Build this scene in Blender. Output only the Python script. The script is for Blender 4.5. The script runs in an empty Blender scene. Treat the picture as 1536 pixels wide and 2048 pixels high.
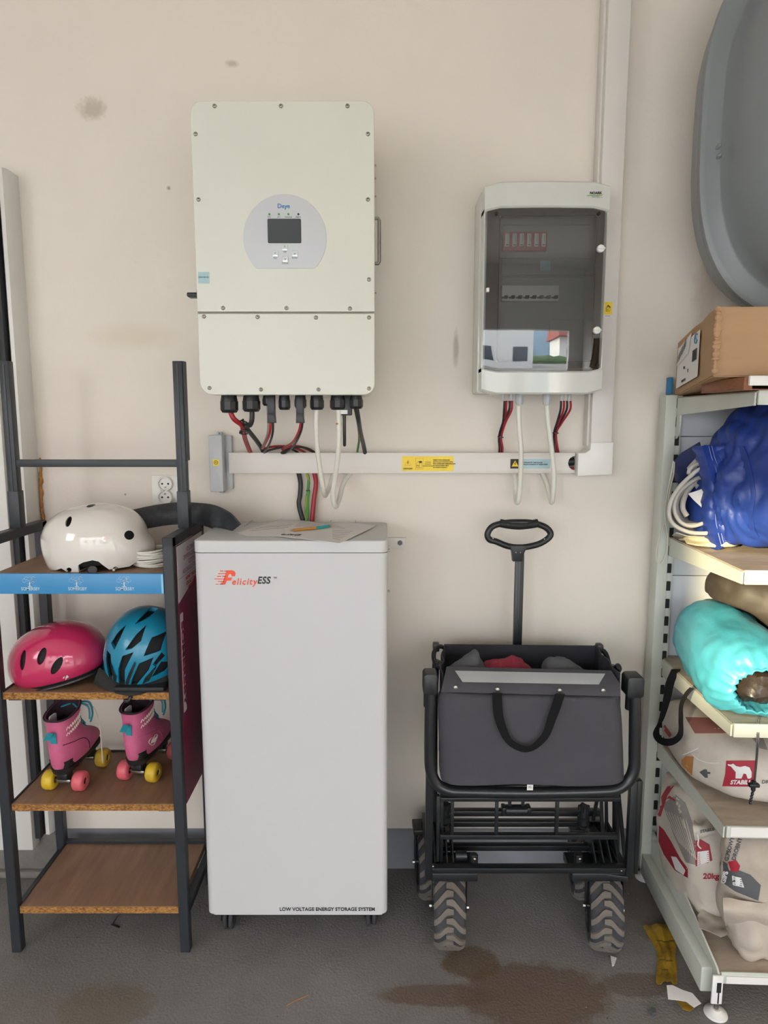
import bpy, bmesh, math, random
from mathutils import Vector, Matrix, noise
from mathutils.bvhtree import BVHTree
R = math.radians
V = Vector
random.seed(7)
SC = bpy.context.scene
COL = SC.collection

# ------------------------------------------------------------------ camera
FPX, PITCH, EYE = 1365.0, R(7.8), 1.375
cd = bpy.data.cameras.new('camera'); cam = bpy.data.objects.new('camera', cd); COL.objects.link(cam)
cd.sensor_fit = 'VERTICAL'; cd.sensor_height = 36.0; cd.lens = FPX * 36.0 / 2048.0
cd.clip_start = 0.05; cd.clip_end = 200
cam.location = (0, 0, EYE); cam.rotation_euler = (R(90) - PITCH, 0, 0)
SC.camera = cam
SC.view_settings.view_transform = 'Standard'; SC.view_settings.look = 'None'
SC.view_settings.gamma = 1; SC.view_settings.use_curve_mapping = False
SC.view_settings.exposure = 0.27

# ------------------------------------------------------------------ daylight
W = bpy.data.worlds.new('sky'); SC.world = W; W.use_nodes = True
nt = W.node_tree; nt.nodes.clear()
wo = nt.nodes.new('ShaderNodeOutputWorld'); bg = nt.nodes.new('ShaderNodeBackground')
tc = nt.nodes.new('ShaderNodeTexCoord'); nz = nt.nodes.new('ShaderNodeTexNoise'); cr = nt.nodes.new('ShaderNodeValToRGB')
nz.inputs['Scale'].default_value = 2.2; nz.inputs['Detail'].default_value = 5
cr.color_ramp.elements[0].position = .35; cr.color_ramp.elements[0].color = (.74, .85, 1.0, 1)
cr.color_ramp.elements[1].position = .62; cr.color_ramp.elements[1].color = (.96, .97, 1.0, 1)
nt.links.new(tc.outputs['Generated'], nz.inputs['Vector']); nt.links.new(nz.outputs['Fac'], cr.inputs['Fac'])
nt.links.new(cr.outputs['Color'], bg.inputs['Color'])
SUN_DIR = V((.58, .81, -.178)).normalized()
dt = nt.nodes.new('ShaderNodeVectorMath'); dt.operation = 'DOT_PRODUCT'; dt.inputs[1].default_value = (-.72, -.66, .2)
nt.links.new(tc.outputs['Generated'], dt.inputs[0])
mrg = nt.nodes.new('ShaderNodeMapRange'); mrg.inputs['From Min'].default_value = .3; mrg.inputs['From Max'].default_value = 1; mrg.inputs['To Min'].default_value = 7.0; mrg.inputs['To Max'].default_value = 20.0
nt.links.new(dt.outputs['Value'], mrg.inputs['Value']); nt.links.new(mrg.outputs[0], bg.inputs['Strength']); nt.links.new(bg.outputs[0], wo.inputs[0])      # the sky glows towards the sun
OPX0, OPX1, OPZ, OPY = -2.40, 2.1, 2.12, -2.6      # garage opening behind the camera
def lamp(name, typ, loc, direction, **kw):
    l = bpy.data.lights.new(name, typ); o = bpy.data.objects.new(name, l); COL.objects.link(o)
    o.location = loc; o.rotation_euler = V(direction).to_track_quat('-Z', 'Y').to_euler()
    for k, v in kw.items(): setattr(l, k, v)
    return o
lamp('sun', 'SUN', (-6, -8, 5), SUN_DIR, energy=9.5, angle=R(1.2), color=(1.0, .84, .50))
po = lamp('opening_daylight', 'AREA', ((OPX0 + OPX1) / 2, OPY - .02, OPZ / 2), (0, 1, 0), shape='RECTANGLE', size=OPX1 - OPX0, size_y=OPZ)
po.data.cycles.is_portal = True
lamp('window_daylight', 'AREA', (-2.44, -.35, 1.72), (1, .55, -.05), shape='RECTANGLE', size=1.0, size_y=.85, energy=17, color=(.97, .98, 1.0))

# ------------------------------------------------------------------ helpers
def at(px, py, Y=None, Z=None, X=None):
    a = (px - 768) / FPX; b = -(py - 1024) / FPX
    r = V((a, math.cos(PITCH) + b * math.sin(PITCH), -math.sin(PITCH) + b * math.cos(PITCH)))
    t = Y / r.y if Y is not None else ((Z - EYE) / r.z if Z is not None else X / r.x)
    return V((0, 0, EYE)) + r * t

def lin(c):
    if isinstance(c, str): c = tuple(int(c[i:i + 2], 16) / 255 for i in (0, 2, 4))
    return tuple((v / 12.92 if v <= .04045 else ((v + .055) / 1.055) ** 2.4) for v in c) + (1,)

def mat(name, col, rough=.5, metal=0, var=.06, vs=8, bump=0, bs=60, spec=.5, coat=0, col2=None, stretch=(1, 1, 1), spots=(), thr=(.3, .7), emit=0, sheen=0, coord='Object', soft=.35):
    m = bpy.data.materials.new(name); m.use_nodes = True
    n = m.node_tree; N = n.nodes; L = n.links.new; bs_ = N['Principled BSDF']
    bs_.inputs['Roughness'].default_value = rough; bs_.inputs['Metallic'].default_value = metal
    bs_.inputs['Specular IOR Level'].default_value = spec; bs_.inputs['Coat Weight'].default_value = coat
    bs_.inputs['Coat Roughness'].default_value = .05; bs_.inputs['Sheen Weight'].default_value = sheen
    t = N.new('ShaderNodeTexCoord'); mp = N.new('ShaderNodeMapping'); mp.inputs['Scale'].default_value = stretch
    L(t.outputs[coord], mp.inputs['Vector'])
    c1 = lin(col); c2 = lin(col2) if col2 else tuple(x * (1 - var) for x in c1[:3]) + (1,)
    nz = N.new('ShaderNodeTexNoise'); nz.inputs['Scale'].default_value = vs; nz.inputs['Detail'].default_value = 6; nz.inputs['Roughness'].default_value = .62
    L(mp.outputs[0], nz.inputs['Vector'])
    rp = N.new('ShaderNodeMapRange'); rp.inputs['From Min'].default_value = thr[0]; rp.inputs['From Max'].default_value = thr[1]
    L(nz.outputs['Fac'], rp.inputs['Value'])
    mx = N.new('ShaderNodeMix'); mx.data_type = 'RGBA'; mx.inputs['A'].default_value = c1; mx.inputs['B'].default_value = c2
    L(rp.outputs[0], mx.inputs['Factor']); cur = mx.outputs['Result']
    if spots:
        gp = N.new('ShaderNodeNewGeometry').outputs['Position']
        wn = N.new('ShaderNodeTexNoise'); wn.inputs['Scale'].default_value = 26; wn.inputs['Detail'].default_value = 8; wn.inputs['Roughness'].default_value = .7
        L(gp, wn.inputs['Vector'])
        for (cx, cy, cz, rx, ry, rz, sc, st, wob) in spots:
            sb = N.new('ShaderNodeVectorMath'); sb.operation = 'SUBTRACT'; sb.inputs[1].default_value = (cx, cy, cz); L(gp, sb.inputs[0])
            dv = N.new('ShaderNodeVectorMath'); dv.operation = 'DIVIDE'; dv.inputs[1].default_value = (rx, ry, rz); L(sb.outputs[0], dv.inputs[0])
            ln = N.new('ShaderNodeVectorMath'); ln.operation = 'LENGTH'; L(dv.outputs[0], ln.inputs[0])
            ma = N.new('ShaderNodeMath'); ma.operation = 'MULTIPLY_ADD'; ma.inputs[1].default_value = wob; L(wn.outputs['Fac'], ma.inputs[0]); L(ln.outputs['Value'], ma.inputs[2])
            mr = N.new('ShaderNodeMapRange'); mr.inputs['From Min'].default_value = 1 + wob * .5; mr.inputs['From Max'].default_value = soft + wob * .5
            mr.inputs['To Max'].default_value = st; L(ma.outputs[0], mr.inputs['Value'])
            m2 = N.new('ShaderNodeMix'); m2.data_type = 'RGBA'; m2.inputs['B'].default_value = lin(sc); L(mr.outputs[0], m2.inputs['Factor']); L(cur, m2.inputs['A']); cur = m2.outputs['Result']
    L(cur, bs_.inputs['Base Color'])
    if bump:
        bn = N.new('ShaderNodeTexNoise'); bn.inputs['Scale'].default_value = bs; bn.inputs['Detail'].default_value = 5; L(mp.outputs[0], bn.inputs['Vector'])
        bp = N.new('ShaderNodeBump'); bp.inputs['Strength'].default_value = bump; bp.inputs['Distance'].default_value = .004
        L(bn.outputs['Fac'], bp.inputs['Height']); L(bp.outputs[0], bs_.inputs['Normal'])
    return m

def tag(o, label=None, cat=None, group=None, kind=None):
    if label: o['label'] = label
    if cat: o['category'] = cat
    if group: o['group'] = group
    if kind: o['kind'] = kind
    return o
ORG = {}
def thing(name, label, cat, loc=(0, 0, 0), group=None):
    o = bpy.data.objects.new(name, None); COL.objects.link(o); o.location = loc; o.empty_display_size = .02
    ORG[o] = V(loc); return tag(o, label, cat, group)

def finish(me, name, mt, parent, ang=35, label=None):
    if parent is not None:
        org = ORG[parent]
    else:
        xs = [v.co.x for v in me.vertices]; ys = [v.co.y for v in me.vertices]; zs = [v.co.z for v in me.vertices]
        org = V(((min(xs) + max(xs)) / 2, (min(ys) + max(ys)) / 2, min(zs)))
    me.transform(Matrix.Translation(-org))
    me.polygons.foreach_set('use_smooth', [True] * len(me.polygons))
    me.set_sharp_from_angle(angle=R(ang))
    me.materials.clear(); me.materials.append(mt)
    o = bpy.data.objects.new(name, me); COL.objects.link(o)
    if parent is not None: o.parent = parent
    else: o.location = org
    ORG[o] = org
    if label: o['label'] = label
    return o

def catmull(pts, n=8, closed=False):
    pts = [V(p) for p in pts]; out = []; k = len(pts)
    if k < 3 and not closed:
        return [pts[0].lerp(pts[1], i / n) for i in range(n + 1)]
    rng = range(k if closed else k - 1)
    for i in rng:
        if closed: p0, p1, p2, p3 = pts[i - 1], pts[i], pts[(i + 1) % k], pts[(i + 2) % k]
        else: p0, p1, p2, p3 = pts[max(i - 1, 0)], pts[i], pts[i + 1], pts[min(i + 2, k - 1)]
        for j in range(n):
            t = j / n; t2 = t * t; t3 = t2 * t
            out.append(.5 * ((2 * p1) + (p2 - p0) * t + (2 * p0 - 5 * p1 + 4 * p2 - p3) * t2 + (3 * p1 - p0 - 3 * p2 + p3) * t3))
    if not closed: out.append(pts[-1])
    return out

class MB:
    def __init__(s): s.bm = bmesh.new()
    def box(s, x0, x1, y0, y1, z0, z1, b=0, seg=2, M=None, edges=None):
        g = bmesh.ops.create_cube(s.bm, size=1)['verts']
        for v in g:
            v.co = V(((x0 + x1) / 2 + v.co.x * (x1 - x0), (y0 + y1) / 2 + v.co.y * (y1 - y0), (z0 + z1) / 2 + v.co.z * (z1 - z0)))
        es = list({e for v in g for e in v.link_edges})
        if M is not None: bmesh.ops.transform(s.bm, matrix=M, verts=g)
        if edges: es = [e for e in es if abs((e.verts[0].co - e.verts[1].co).normalized()[edges - 1]) > .9]
        if b: bmesh.ops.bevel(s.bm, geom=es, offset=b, segments=seg, affect='EDGES', profile=.5)
        return s
    def bar(s, p0, p1, w, h=None, up=(0, 0, 1), b=0):      # square bar between two points
        p0, p1 = V(p0), V(p1); h = h or w; d = p1 - p0; L = d.length; d.normalize(); up = V(up)
        if abs(d.dot(up)) > .98: up = V((0, 1, 0))
        x = up.cross(d).normalized(); z = d.cross(x).normalized()
        M = Matrix((x, d, z)).transposed().to_4x4(); M.translation = p0
        return s.box(-w / 2, w / 2, 0, L, -h / 2, h / 2, b=b, M=M, seg=1)
    def prism(s, pts, axis, a, b, bev=0, seg=2, M=None):      # polygon pts in the plane normal to axis, extruded a..b
        def mk(p, t):
            return V((t, p[0], p[1])) if axis == 0 else (V((p[0], t, p[1])) if axis == 1 else V((p[0], p[1], t)))
        va = [s.bm.verts.new(mk(p, a)) for p in pts]; vb = [s.bm.verts.new(mk(p, b)) for p in pts]; n = len(pts)
        fa = s.bm.faces.new(va); fb = s.bm.faces.new(vb[::-1]); fs = [fa, fb]
        for i in range(n): fs.append(s.bm.faces.new((va[i], vb[i], vb[(i + 1) % n], va[(i + 1) % n])))
        bmesh.ops.recalc_face_normals(s.bm, faces=fs)
        if M is not None: bmesh.ops.transform(s.bm, matrix=M, verts=va + vb)
        if bev: bmesh.ops.bevel(s.bm, geom=list(fa.edges), offset=bev, segments=seg, affect='EDGES', profile=.5)
        return s
    def loft(s, rings, cap=True, closed=False):
        vs = [[s.bm.verts.new(p) for p in r] for r in rings]; n = len(rings[0]); fs = []; m = len(vs)
        for i in range(m if closed else m - 1):
            a, b = vs[i], vs[(i + 1) % m]
            for j in range(n): fs.append(s.bm.faces.new((a[j], a[(j + 1) % n], b[(j + 1) % n], b[j])))
        if cap and not closed: fs.append(s.bm.faces.new(vs[0][::-1])); fs.append(s.bm.faces.new(vs[-1]))
        bmesh.ops.recalc_face_normals(s.bm, faces=fs); return s
    def sheet(s, rows, thick=0):      # open grid surface with optional thickness along its normals
        vs = [[s.bm.verts.new(p) for p in r] for r in rows]; fs = []
        for i in range(len(vs) - 1):
            for j in range(len(vs[0]) - 1): fs.append(s.bm.faces.new((vs[i][j], vs[i][j + 1], vs[i + 1][j + 1], vs[i + 1][j])))
        if thick: bmesh.ops.recalc_face_normals(s.bm, faces=fs); bmesh.ops.solidify(s.bm, geom=fs, thickness=thick)
        return s
    def tube(s, pts, r, n=10, k=6, smooth=True, closed=False, r2=None, flat=1, up=None):
        P = catmull(pts, k, closed) if smooth else [V(p) for p in pts]
        m = len(P); rings = []; nrm = None
        for i, p in enumerate(P):
            t = (P[(i + 1) % m] - P[i - 1]) if closed else (P[min(i + 1, m - 1)] - P[max(i - 1, 0)]); t.normalize()
            if nrm is None:
                u = V(up) if up else (V((0, 0, 1)) if abs(t.z) < .9 else V((0, 1, 0))); nrm = (u - t * u.dot(t)).normalized()
            else: nrm = (nrm - t * nrm.dot(t)).normalized()
            bn = t.cross(nrm); rr = r if r2 is None else r + (r2 - r) * i / (m - 1)
            rings.append([p + (nrm * math.cos(a) * rr * flat + bn * math.sin(a) * rr) for a in (2 * math.pi * j / n for j in range(n))])
        return s.loft(rings, closed=closed)
    def cyl(s, p0, p1, r, r2=None, n=20, bev=0):
        p0, p1 = V(p0), V(p1); r2 = r if r2 is None else r2
        d = (p1 - p0).normalized(); u = V((0, 0, 1)) if abs(d.z) < .9 else V((1, 0, 0)); x = (u - d * u.dot(d)).normalized(); y = d.cross(x)
        def ring(p, q): return [p + (x * math.cos(2 * math.pi * j / n) + y * math.sin(2 * math.pi * j / n)) * q for j in range(n)]
        if bev: return s.loft([ring(p0, r - bev), ring(p0 + d * bev, r), ring(p1 - d * bev, r2), ring(p1, r2 - bev)])
        return s.loft([ring(p0, r), ring(p1, r2)])
    def lathe(s, prof, org, axis=(0, 0, 1), n=32, closed=False):      # prof: (radius, height along axis)
        o = V(org); d = V(axis).normalized(); u = V((0, 0, 1)) if abs(d.z) < .9 else V((1, 0, 0)); x = (u - d * u.dot(d)).normalized(); y = d.cross(x)
        rings = [[o + d * h + (x * math.cos(2 * math.pi * j / n) + y * math.sin(2 * math.pi * j / n)) * max(r, 1e-4) for j in range(n)] for r, h in prof]
        return s.loft(rings, closed=closed)
    def ell(s, c, rx, ry=None, rz=None, n=20, M=None):
        ry = ry or rx; rz = rz or rx
        g = bmesh.ops.create_uvsphere(s.bm, u_segments=n, v_segments=max(8, n // 2), radius=1)['verts']
        for v in g: v.co = V((v.co.x * rx, v.co.y * ry, v.co.z * rz)) + (V((0, 0, 0)) if M is not None else V(c))
        if M is not None: bmesh.ops.transform(s.bm, matrix=M, verts=g)
        return s
    def poly(s, pts):
        s.bm.faces.new([s.bm.verts.new(p) for p in pts]); return s
    def xf(s, M): bmesh.ops.transform(s.bm, matrix=M, verts=s.bm.verts); return s
    def noise(s, amp, scale, seed=0, amp2=0, scale2=0):
        s.bm.normal_update()
        for v in s.bm.verts:
            q = v.co * scale + V((seed * 7.3, seed * 3.1, seed))
            d = amp * noise.noise(q)
            if amp2: d += amp2 * (abs(noise.noise(v.co * scale2 + V((seed, 5, 9)))) * 2 - .5)
            v.co += v.normal * d
        return s
    def mesh(s, name='m'):
        me = bpy.data.meshes.new(name); s.bm.to_mesh(me); return me
    def bvh(s): return BVHTree.FromBMesh(s.bm)
    def build(s, name, mt, parent=None, ang=35, label=None, keep=False):
        me = s.mesh(name)
        if not keep: s.bm.free()
        return finish(me, name, mt, parent, ang, label)

def rrect(x0, x1, z0, z1, r, n=6, rr=None):
    rs = rr or (r, r, r, r); out = []       # corners: top-right, top-left, bottom-left, bottom-right
    for (cx, cz, a0, q) in ((x1 - rs[0], z1 - rs[0], 0, rs[0]), (x0 + rs[1], z1 - rs[1], 90, rs[1]), (x0 + rs[2], z0 + rs[2], 180, rs[2]), (x1 - rs[3], z0 + rs[3], 270, rs[3])):
        for i in range(n + 1):
            a = R(a0 + 90 * i / n); out.append((cx + q * math.cos(a), cz + q * math.sin(a)))
    return out

def boolcut(o, cutters):
    cs = []
    for c in cutters:
        me = c.mesh('cut'); c.bm.free(); me.transform(Matrix.Translation(-ORG[o])); co = bpy.data.objects.new('cut', me); COL.objects.link(co)
        md = o.modifiers.new('b', 'BOOLEAN'); md.operation = 'DIFFERENCE'; md.solver = 'EXACT'; md.object = co; cs.append(co)
        if o.parent: co.parent = o.parent
        else: co.location = ORG[o]
    bpy.context.view_layer.update()
    dg = bpy.context.evaluated_depsgraph_get(); me = bpy.data.meshes.new_from_object(o.evaluated_get(dg))
    o.modifiers.clear(); old = o.data; o.data = me; bpy.data.meshes.remove(old)
    for c in cs: bpy.data.objects.remove(c)
    me.polygons.foreach_set('use_smooth', [True] * len(me.polygons)); me.set_sharp_from_angle(angle=R(40))
    return o

FACE = Matrix.Rotation(R(90), 4, 'X')      # text lies in XZ and faces -Y
def textmesh(s, size, shear=0, ext=.0003, off=0, align='CENTER', wx=1, space=1):
    c = bpy.data.curves.new('t', 'FONT'); c.body = s; c.size = size; c.shear = shear; c.extrude = ext; c.offset = off
    c.align_x = align; c.align_y = 'CENTER'; c.space_character = space; c.resolution_u = 3
    o = bpy.data.objects.new('t', c); COL.objects.link(o); bpy.context.view_layer.update()
    me = bpy.data.meshes.new_from_object(o.evaluated_get(bpy.context.evaluated_depsgraph_get()))
    bpy.data.objects.remove(o); bpy.data.curves.remove(c)
    me.transform(Matrix.Diagonal((wx, 1, 1, 1))); return me
def text(s, loc, size, mt, parent, M=None, name='lettering', **kw):
    me = textmesh(s, size, **kw); me.transform(Matrix.Translation(V(loc)) @ (M if M is not None else FACE))
    return finish(me, name, mt, parent, 20)
def merge(mb, me):
    mb.bm.from_mesh(me); bpy.data.meshes.remove(me); return mb
def textinto(mb, s, loc, size, M=None, **kw):
    me = textmesh(s, size, **kw); me.transform(Matrix.Translation(V(loc)) @ (M if M is not None else FACE)); return merge(mb, me)
def project(mb, bvh, d, off=.0012, back=.6, cell=.012):
    d = V(d).normalized()
    bmesh.ops.triangulate(mb.bm, faces=mb.bm.faces[:])
    for _ in range(5):
        es = [e for e in mb.bm.edges if e.calc_length() > cell]
        if not es: break
        bmesh.ops.subdivide_edges(mb.bm, edges=es, cuts=1); bmesh.ops.triangulate(mb.bm, faces=[f for f in mb.bm.faces if len(f.verts) > 3])
    bad = []
    for v in mb.bm.verts:
        h = bvh.ray_cast(v.co - d * back, d)
        if h[0] is None: bad.append(v)
        else: v.co = h[0] - d * off
    bmesh.ops.delete(mb.bm, geom=bad, context='VERTS'); return mb
def sack(axis, secs, amp=.006, scale=9, seed=1, n=44, k=7, amp2=.003, scale2=25, e=2.6, M=None):
    # secs: (pos, c1, c2, h1, h2) sections along axis; closed rounded ends
    P = [V(s[:3]) for s in secs]; Q = [V((s[3], s[4], 0)) for s in secs]
    P = catmull(P, k); Q = catmull(Q, k); rings = []
    for p, q in zip(P, Q):
        ring = []
        for j in range(n):
            a = 2 * math.pi * j / n; c, s_ = math.cos(a), math.sin(a)
            u = math.copysign(abs(c) ** (2 / e), c) * max(q.x, .001); w = math.copysign(abs(s_) ** (2 / e), s_) * max(q.y, .001)
            ring.append({0: V((p.x, p.y + u, p.z + w)), 1: V((p.y + u, p.x, p.z + w)), 2: V((p.y + u, p.z + w, p.x))}[axis])
        rings.append(ring)
    m = MB().loft(rings)
    if M is not None: m.xf(M)
    m.noise(amp, scale, seed, amp2, scale2); return m
def copy_tree(o, parent=None):
    c = o.copy(); COL.objects.link(c); ORG[c] = ORG.get(o)
    if parent is not None: c.parent = parent; c.matrix_parent_inverse = Matrix()
    for ch in list(o.children): copy_tree(ch, c)
    return c
S = lambda x, y, Y: at(x, y, Y=Y)
VD = lambda x, y: (S(x, y, 1.6) - V((0, 0, EYE))).normalized()
def decal(P_, tree, mtl, name, parent, Y=1.5, off=.0012, cell=.012, txt=None):
    mb = MB()
    if P_: mb.poly([S(x, y, Y) for x, y in P_])
    if txt:
        s_, x, y, size, rot, kw = txt; me = textmesh(s_, size, ext=0, **kw); me.transform(Matrix.Translation(S(x, y, Y)) @ Matrix.Rotation(R(-rot), 4, 'Y') @ FACE); merge(mb, me)
    c = sum((v.co for v in mb.bm.verts), V()) / len(mb.bm.verts); d = (c - V((0, 0, EYE))).normalized()
    bmesh.ops.triangulate(mb.bm, faces=mb.bm.faces[:])
    project(mb, tree, d, off=off, back=.5, cell=cell)
    if not mb.bm.faces: return None
    return mb.build(name, mtl, parent, ang=80)

# ------------------------------------------------------------------ materials
WS = [(-.775, 1.94, 2.19, .045, .1, .035, 'A08C78', .5, 1.9), (-1.06, 1.94, 2.12, .012, .1, .012, '7A6E68', .8, .8),
      (-.40, 1.94, 2.30, .02, .1, .012, 'A2907F', .5, 1.3), (-.69, 1.94, 1.60, .15, .1, .045, 'CDBA95', .30, .5),
      (-.58, 1.94, 1.99, .008, .1, .008, '8A7A6E', .8, 1), (.20, 1.94, 1.57, .01, .1, .06, 'A39789', .6, 1.2),
      (1.0, 1.94, 2.45, .06, .1, .05, 'C79E74', .6, 1), (.89, 1.94, 1.69, .05, .1, .14, 'A08468', .35, .9),
      (-.74, 1.94, 1.16, .004, .1, .004, '8A7A6E', .8, 1), (-.62, 1.94, .26, .03, .1, .012, '9A8478', .6, 1.5)]
M_wall = mat('wall_paint', 'E6DED3', .75, var=.06, vs=2.2, bump=.12, bs=90, spec=.25, spots=WS)
M_white = mat('white_wall', 'E4DED6', .8, var=.04, vs=2)
M_band = mat('grey_band_paint', '8C8E94', .6, var=.12, vs=6, bump=.1)
M_floor = mat('grey_floor_paint', '807D7B', .62, col2='706D6B', vs=4.5, bump=.5, bs=150, spec=.35, soft=.8, spots=[
    (.36, 1.47, 0, .20, .11, 1, '604D3E', .75, .9), (.62, 1.50, 0, .10, .04, 1, '604D3E', .6, .9), (.22, 1.57, 0, .08, .06, 1, '5E4C38', .8, .8), (.13, 1.47, 0, .16, .035, 1, '604D3E', .7, .8),
    (-.66, 1.44, 0, .12, .07, 1, '6C6454', .6, 1.2), (.86, 1.8, 0, .22, .3, 1, '6C5F54', .5, 1.4), (-.9, 1.3, 0, .3, .2, 1, '776E66', .4, 1.2)])
M_concrete = mat('concrete', '85807A', .9, var=.3, vs=22, bump=.6, bs=60)
M_door = mat('door_white', 'DCDBD6', .45, var=.03, vs=3)
M_trimw = mat('trim_white', 'DAD8D2', .35, var=.04, vs=5)
M_gasket = mat('dark_gasket', '2A2C30', .6)
M_foam = mat('foam_filler', 'C08A4E', .9, var=.35, vs=60, bump=.8, bs=90)
M_inv = mat('inverter_coat', 'D8D9CE', .42, var=.03, vs=4, bump=.03, bs=300)
M_seam = mat('seam_gap', '6A6B66', .7)
M_screw = mat('screw_steel', 'A8A59A', .3, metal=.85, var=.15, vs=200)
M_screwd = mat('screw_recess', '4A4740', .6)
M_panelg = mat('panel_silver', 'C6C9CC', .38, var=.03, vs=20)
M_screen = mat('screen_glass', '42474C', .12, var=.1, vs=4, spec=.6)
M_btn = mat('button_silver', 'DCE2E5', .2, metal=.3)
M_logo_blue = mat('logo_blue', '1F78A8', .5)
M_ink = mat('dark_ink', '2B2C2E', .6)
M_greyink = mat('grey_ink', '6E7478', .6)
M_blk = mat('black_plastic', '1E2023', .38, var=.15, vs=30)
M_blkm = mat('black_matt', '17181A', .6, var=.2, vs=30)
M_frame = mat('black_powder_coat', '2B3036', .42, var=.12, vs=20, spec=.5)
M_steel = mat('brushed_steel', 'A9A7A2', .28, metal=1, var=.2, vs=40)
M_lightbluesticker = mat('pale_blue_sticker', 'A9C6CE', .25, var=.1, vs=30)
M_pvc = mat('pvc_white', 'DBD6D0', .4, var=.04, vs=6)
M_grey_pl = mat('grey_plastic', 'B9BCBF', .42, var=.05, vs=10)
M_cabw = mat('cable_white', 'DCDAD0', .42, var=.05, vs=40)
M_cabr = mat('cable_red', 'A82530', .38, var=.15, vs=40)
M_cabk = mat('cable_black', '24282A', .42, var=.15, vs=40)
M_cabg = mat('cable_green_yellow', '9FA12F', .45, col2='3F8A3C', vs=18, thr=(.48, .52))
M_cabgreen = mat('cable_green', '4C9440', .45)
M_cabgrey = mat('cable_grey', '9C9A93', .45)
M_yel = mat('sticker_yellow', 'F0D016', .35, var=.04, vs=40)
M_ora = mat('sticker_orange', 'D9922A', .4)
M_boxw = mat('distribution_case', 'C9CBC4', .16, var=.03, vs=5, coat=.4)
M_inner = mat('inner_panel_grey', '9A9D9C', .5, var=.05)
M_redbr = mat('breaker_red', 'B02A38', .4)
M_whitepl = mat('white_plastic', 'E3E2DC', .3, var=.03)
M_green = mat('logo_green', '6AA335', .5)
M_cab = mat('cabinet_coat', 'C5C6C7', .42, var=.025, vs=3)
M_orange = mat('logo_orange', 'F0502E', .45)
M_paper = mat('paper_white', 'E6E2E0', .85, var=.05, vs=12)
M_paper2 = mat('paper_print', '7A777E', .85)
M_rub = mat('fender_black', '2B2E32', .62, col2='50545A', vs=26, thr=(.5, .9), stretch=(1, 1, 1))
M_pink = mat('helmet_pink', 'C4305F', .14, var=.08, vs=4, coat=.6)
M_whel = mat('helmet_white', 'DDD9D2', .1, var=.03, vs=4, coat=.8)
M_bhel = mat('helmet_teal_blue', '1B86A8', .3, var=.1, vs=5, coat=.2)
M_linr = mat('helmet_liner', '141518', .8, var=.3, vs=30)
M_lam = mat('laminate_brown', '96755C', .5, col2='7D5E49', vs=7, stretch=(6, .8, 1), var=.1)
M_chip = mat('chipboard_edge', 'B88748', .9, col2='6E4520', vs=230, thr=(.35, .65), bump=.6, bs=200, stretch=(.6, 1, 1.2))
M_bluestrip = mat('strip_blue', '3F8FC6', .35, var=.06, vs=8)
M_printw = mat('print_white', 'C6DCE8', .5)
M_ad_red = mat('advert_magenta', '8E1540', .35, col2='4A1A34', vs=5, var=.2)
M_ad_white = mat('advert_white', 'CFC8CA', .35)
M_ad_ink = mat('advert_ink', '9A6A78', .5)
M_boot = mat('boot_pink', 'D0688F', .6, col2='B5557A', vs=10, bump=.15, bs=300)
M_bootline = mat('boot_liner', '2A1B26', .85)
M_wy = mat('wheel_yellow', 'D6B42A', .4, col2='A8884A', vs=9, thr=(.45, .8))
M_wp = mat('wheel_pink', 'D9636F', .4, col2='B55D5A', vs=9, thr=(.45, .8))
M_teal = mat('ribbon_teal', '2390A0', .55)
M_lace = mat('lace_white', 'D8D2C4', .7)
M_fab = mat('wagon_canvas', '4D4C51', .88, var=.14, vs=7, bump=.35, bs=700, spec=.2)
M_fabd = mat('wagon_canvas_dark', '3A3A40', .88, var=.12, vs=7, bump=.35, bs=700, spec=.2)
M_refl = mat('reflective_tape', 'A4A6A6', .35, var=.06, vs=14)
M_web = mat('black_webbing', '141416', .85, bump=.2, bs=900, spec=.2)
M_wf = mat('wagon_tube_black', '1D1F22', .3, var=.1, vs=20)
M_tyre = mat('tyre_rubber', '3A3B3F', .8, var=.2, vs=25)
M_lug = mat('tyre_lug_dusty', '716A63', .9, var=.18, vs=30)
M_cgrey = mat('cloth_grey', '55565A', .9, bump=.3, bs=400)
M_cred = mat('cloth_red', '8E2A3C', .9, bump=.3, bs=400)
M_shelf = mat('shelf_steel', 'C3C6BC', .45, var=.07, vs=9)
M_shelf2 = mat('shelf_panel', 'C8CBD0', .5, var=.05, vs=5)
M_lami = mat('shelf_dusty', 'B7AA97', .7, col2='99887A', vs=9, stretch=(1, 3, 1))
M_slot = mat('slot_dark', '17181A', .8)
M_card = mat('cardboard', 'B08D6A', .85, var=.1, vs=7, bump=.1, bs=60, stretch=(1, 1, 5))
M_lab = mat('label_white', 'DEDCDA', .5, var=.03)
M_rbox = mat('roof_box_grey', '82878A', .36, var=.05, vs=6, bump=.06, bs=500)
M_bbag = mat('blue_nylon', '24408F', .42, col2='1C3278', vs=5, bump=.12, bs=60, spec=.5)
M_stitch = mat('stitch_pale', '8C97C8', .7)
M_gsheet = mat('grey_vinyl', 'BDBAB2', .45, var=.12, vs=8)
M_beige = mat('beige_cloth', 'D6CBA6', .75, var=.1, vs=14, bump=.2, bs=80)
M_tbag = mat('turquoise_nylon', '4A9FB2', .38, col2='3A90A6', vs=8, bump=.3, bs=35)
M_brown = mat('brown_waxed_bag', '2E2720', .6, col2='463B30', vs=6, bump=.25, bs=50, thr=(.4, .85))
M_bin = mat('black_foil', '1C1815', .25, col2='3A3028', vs=24, bump=.5, bs=40)
M_sack = mat('paper_sack', 'CFC7BC', .75, col2='AFA597', vs=6, bump=.25, bs=30)
M_sackt = mat('paper_sack_dusty', 'BDB3A6', .85, col2='A3978A', vs=6, bump=.25, bs=30)
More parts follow.
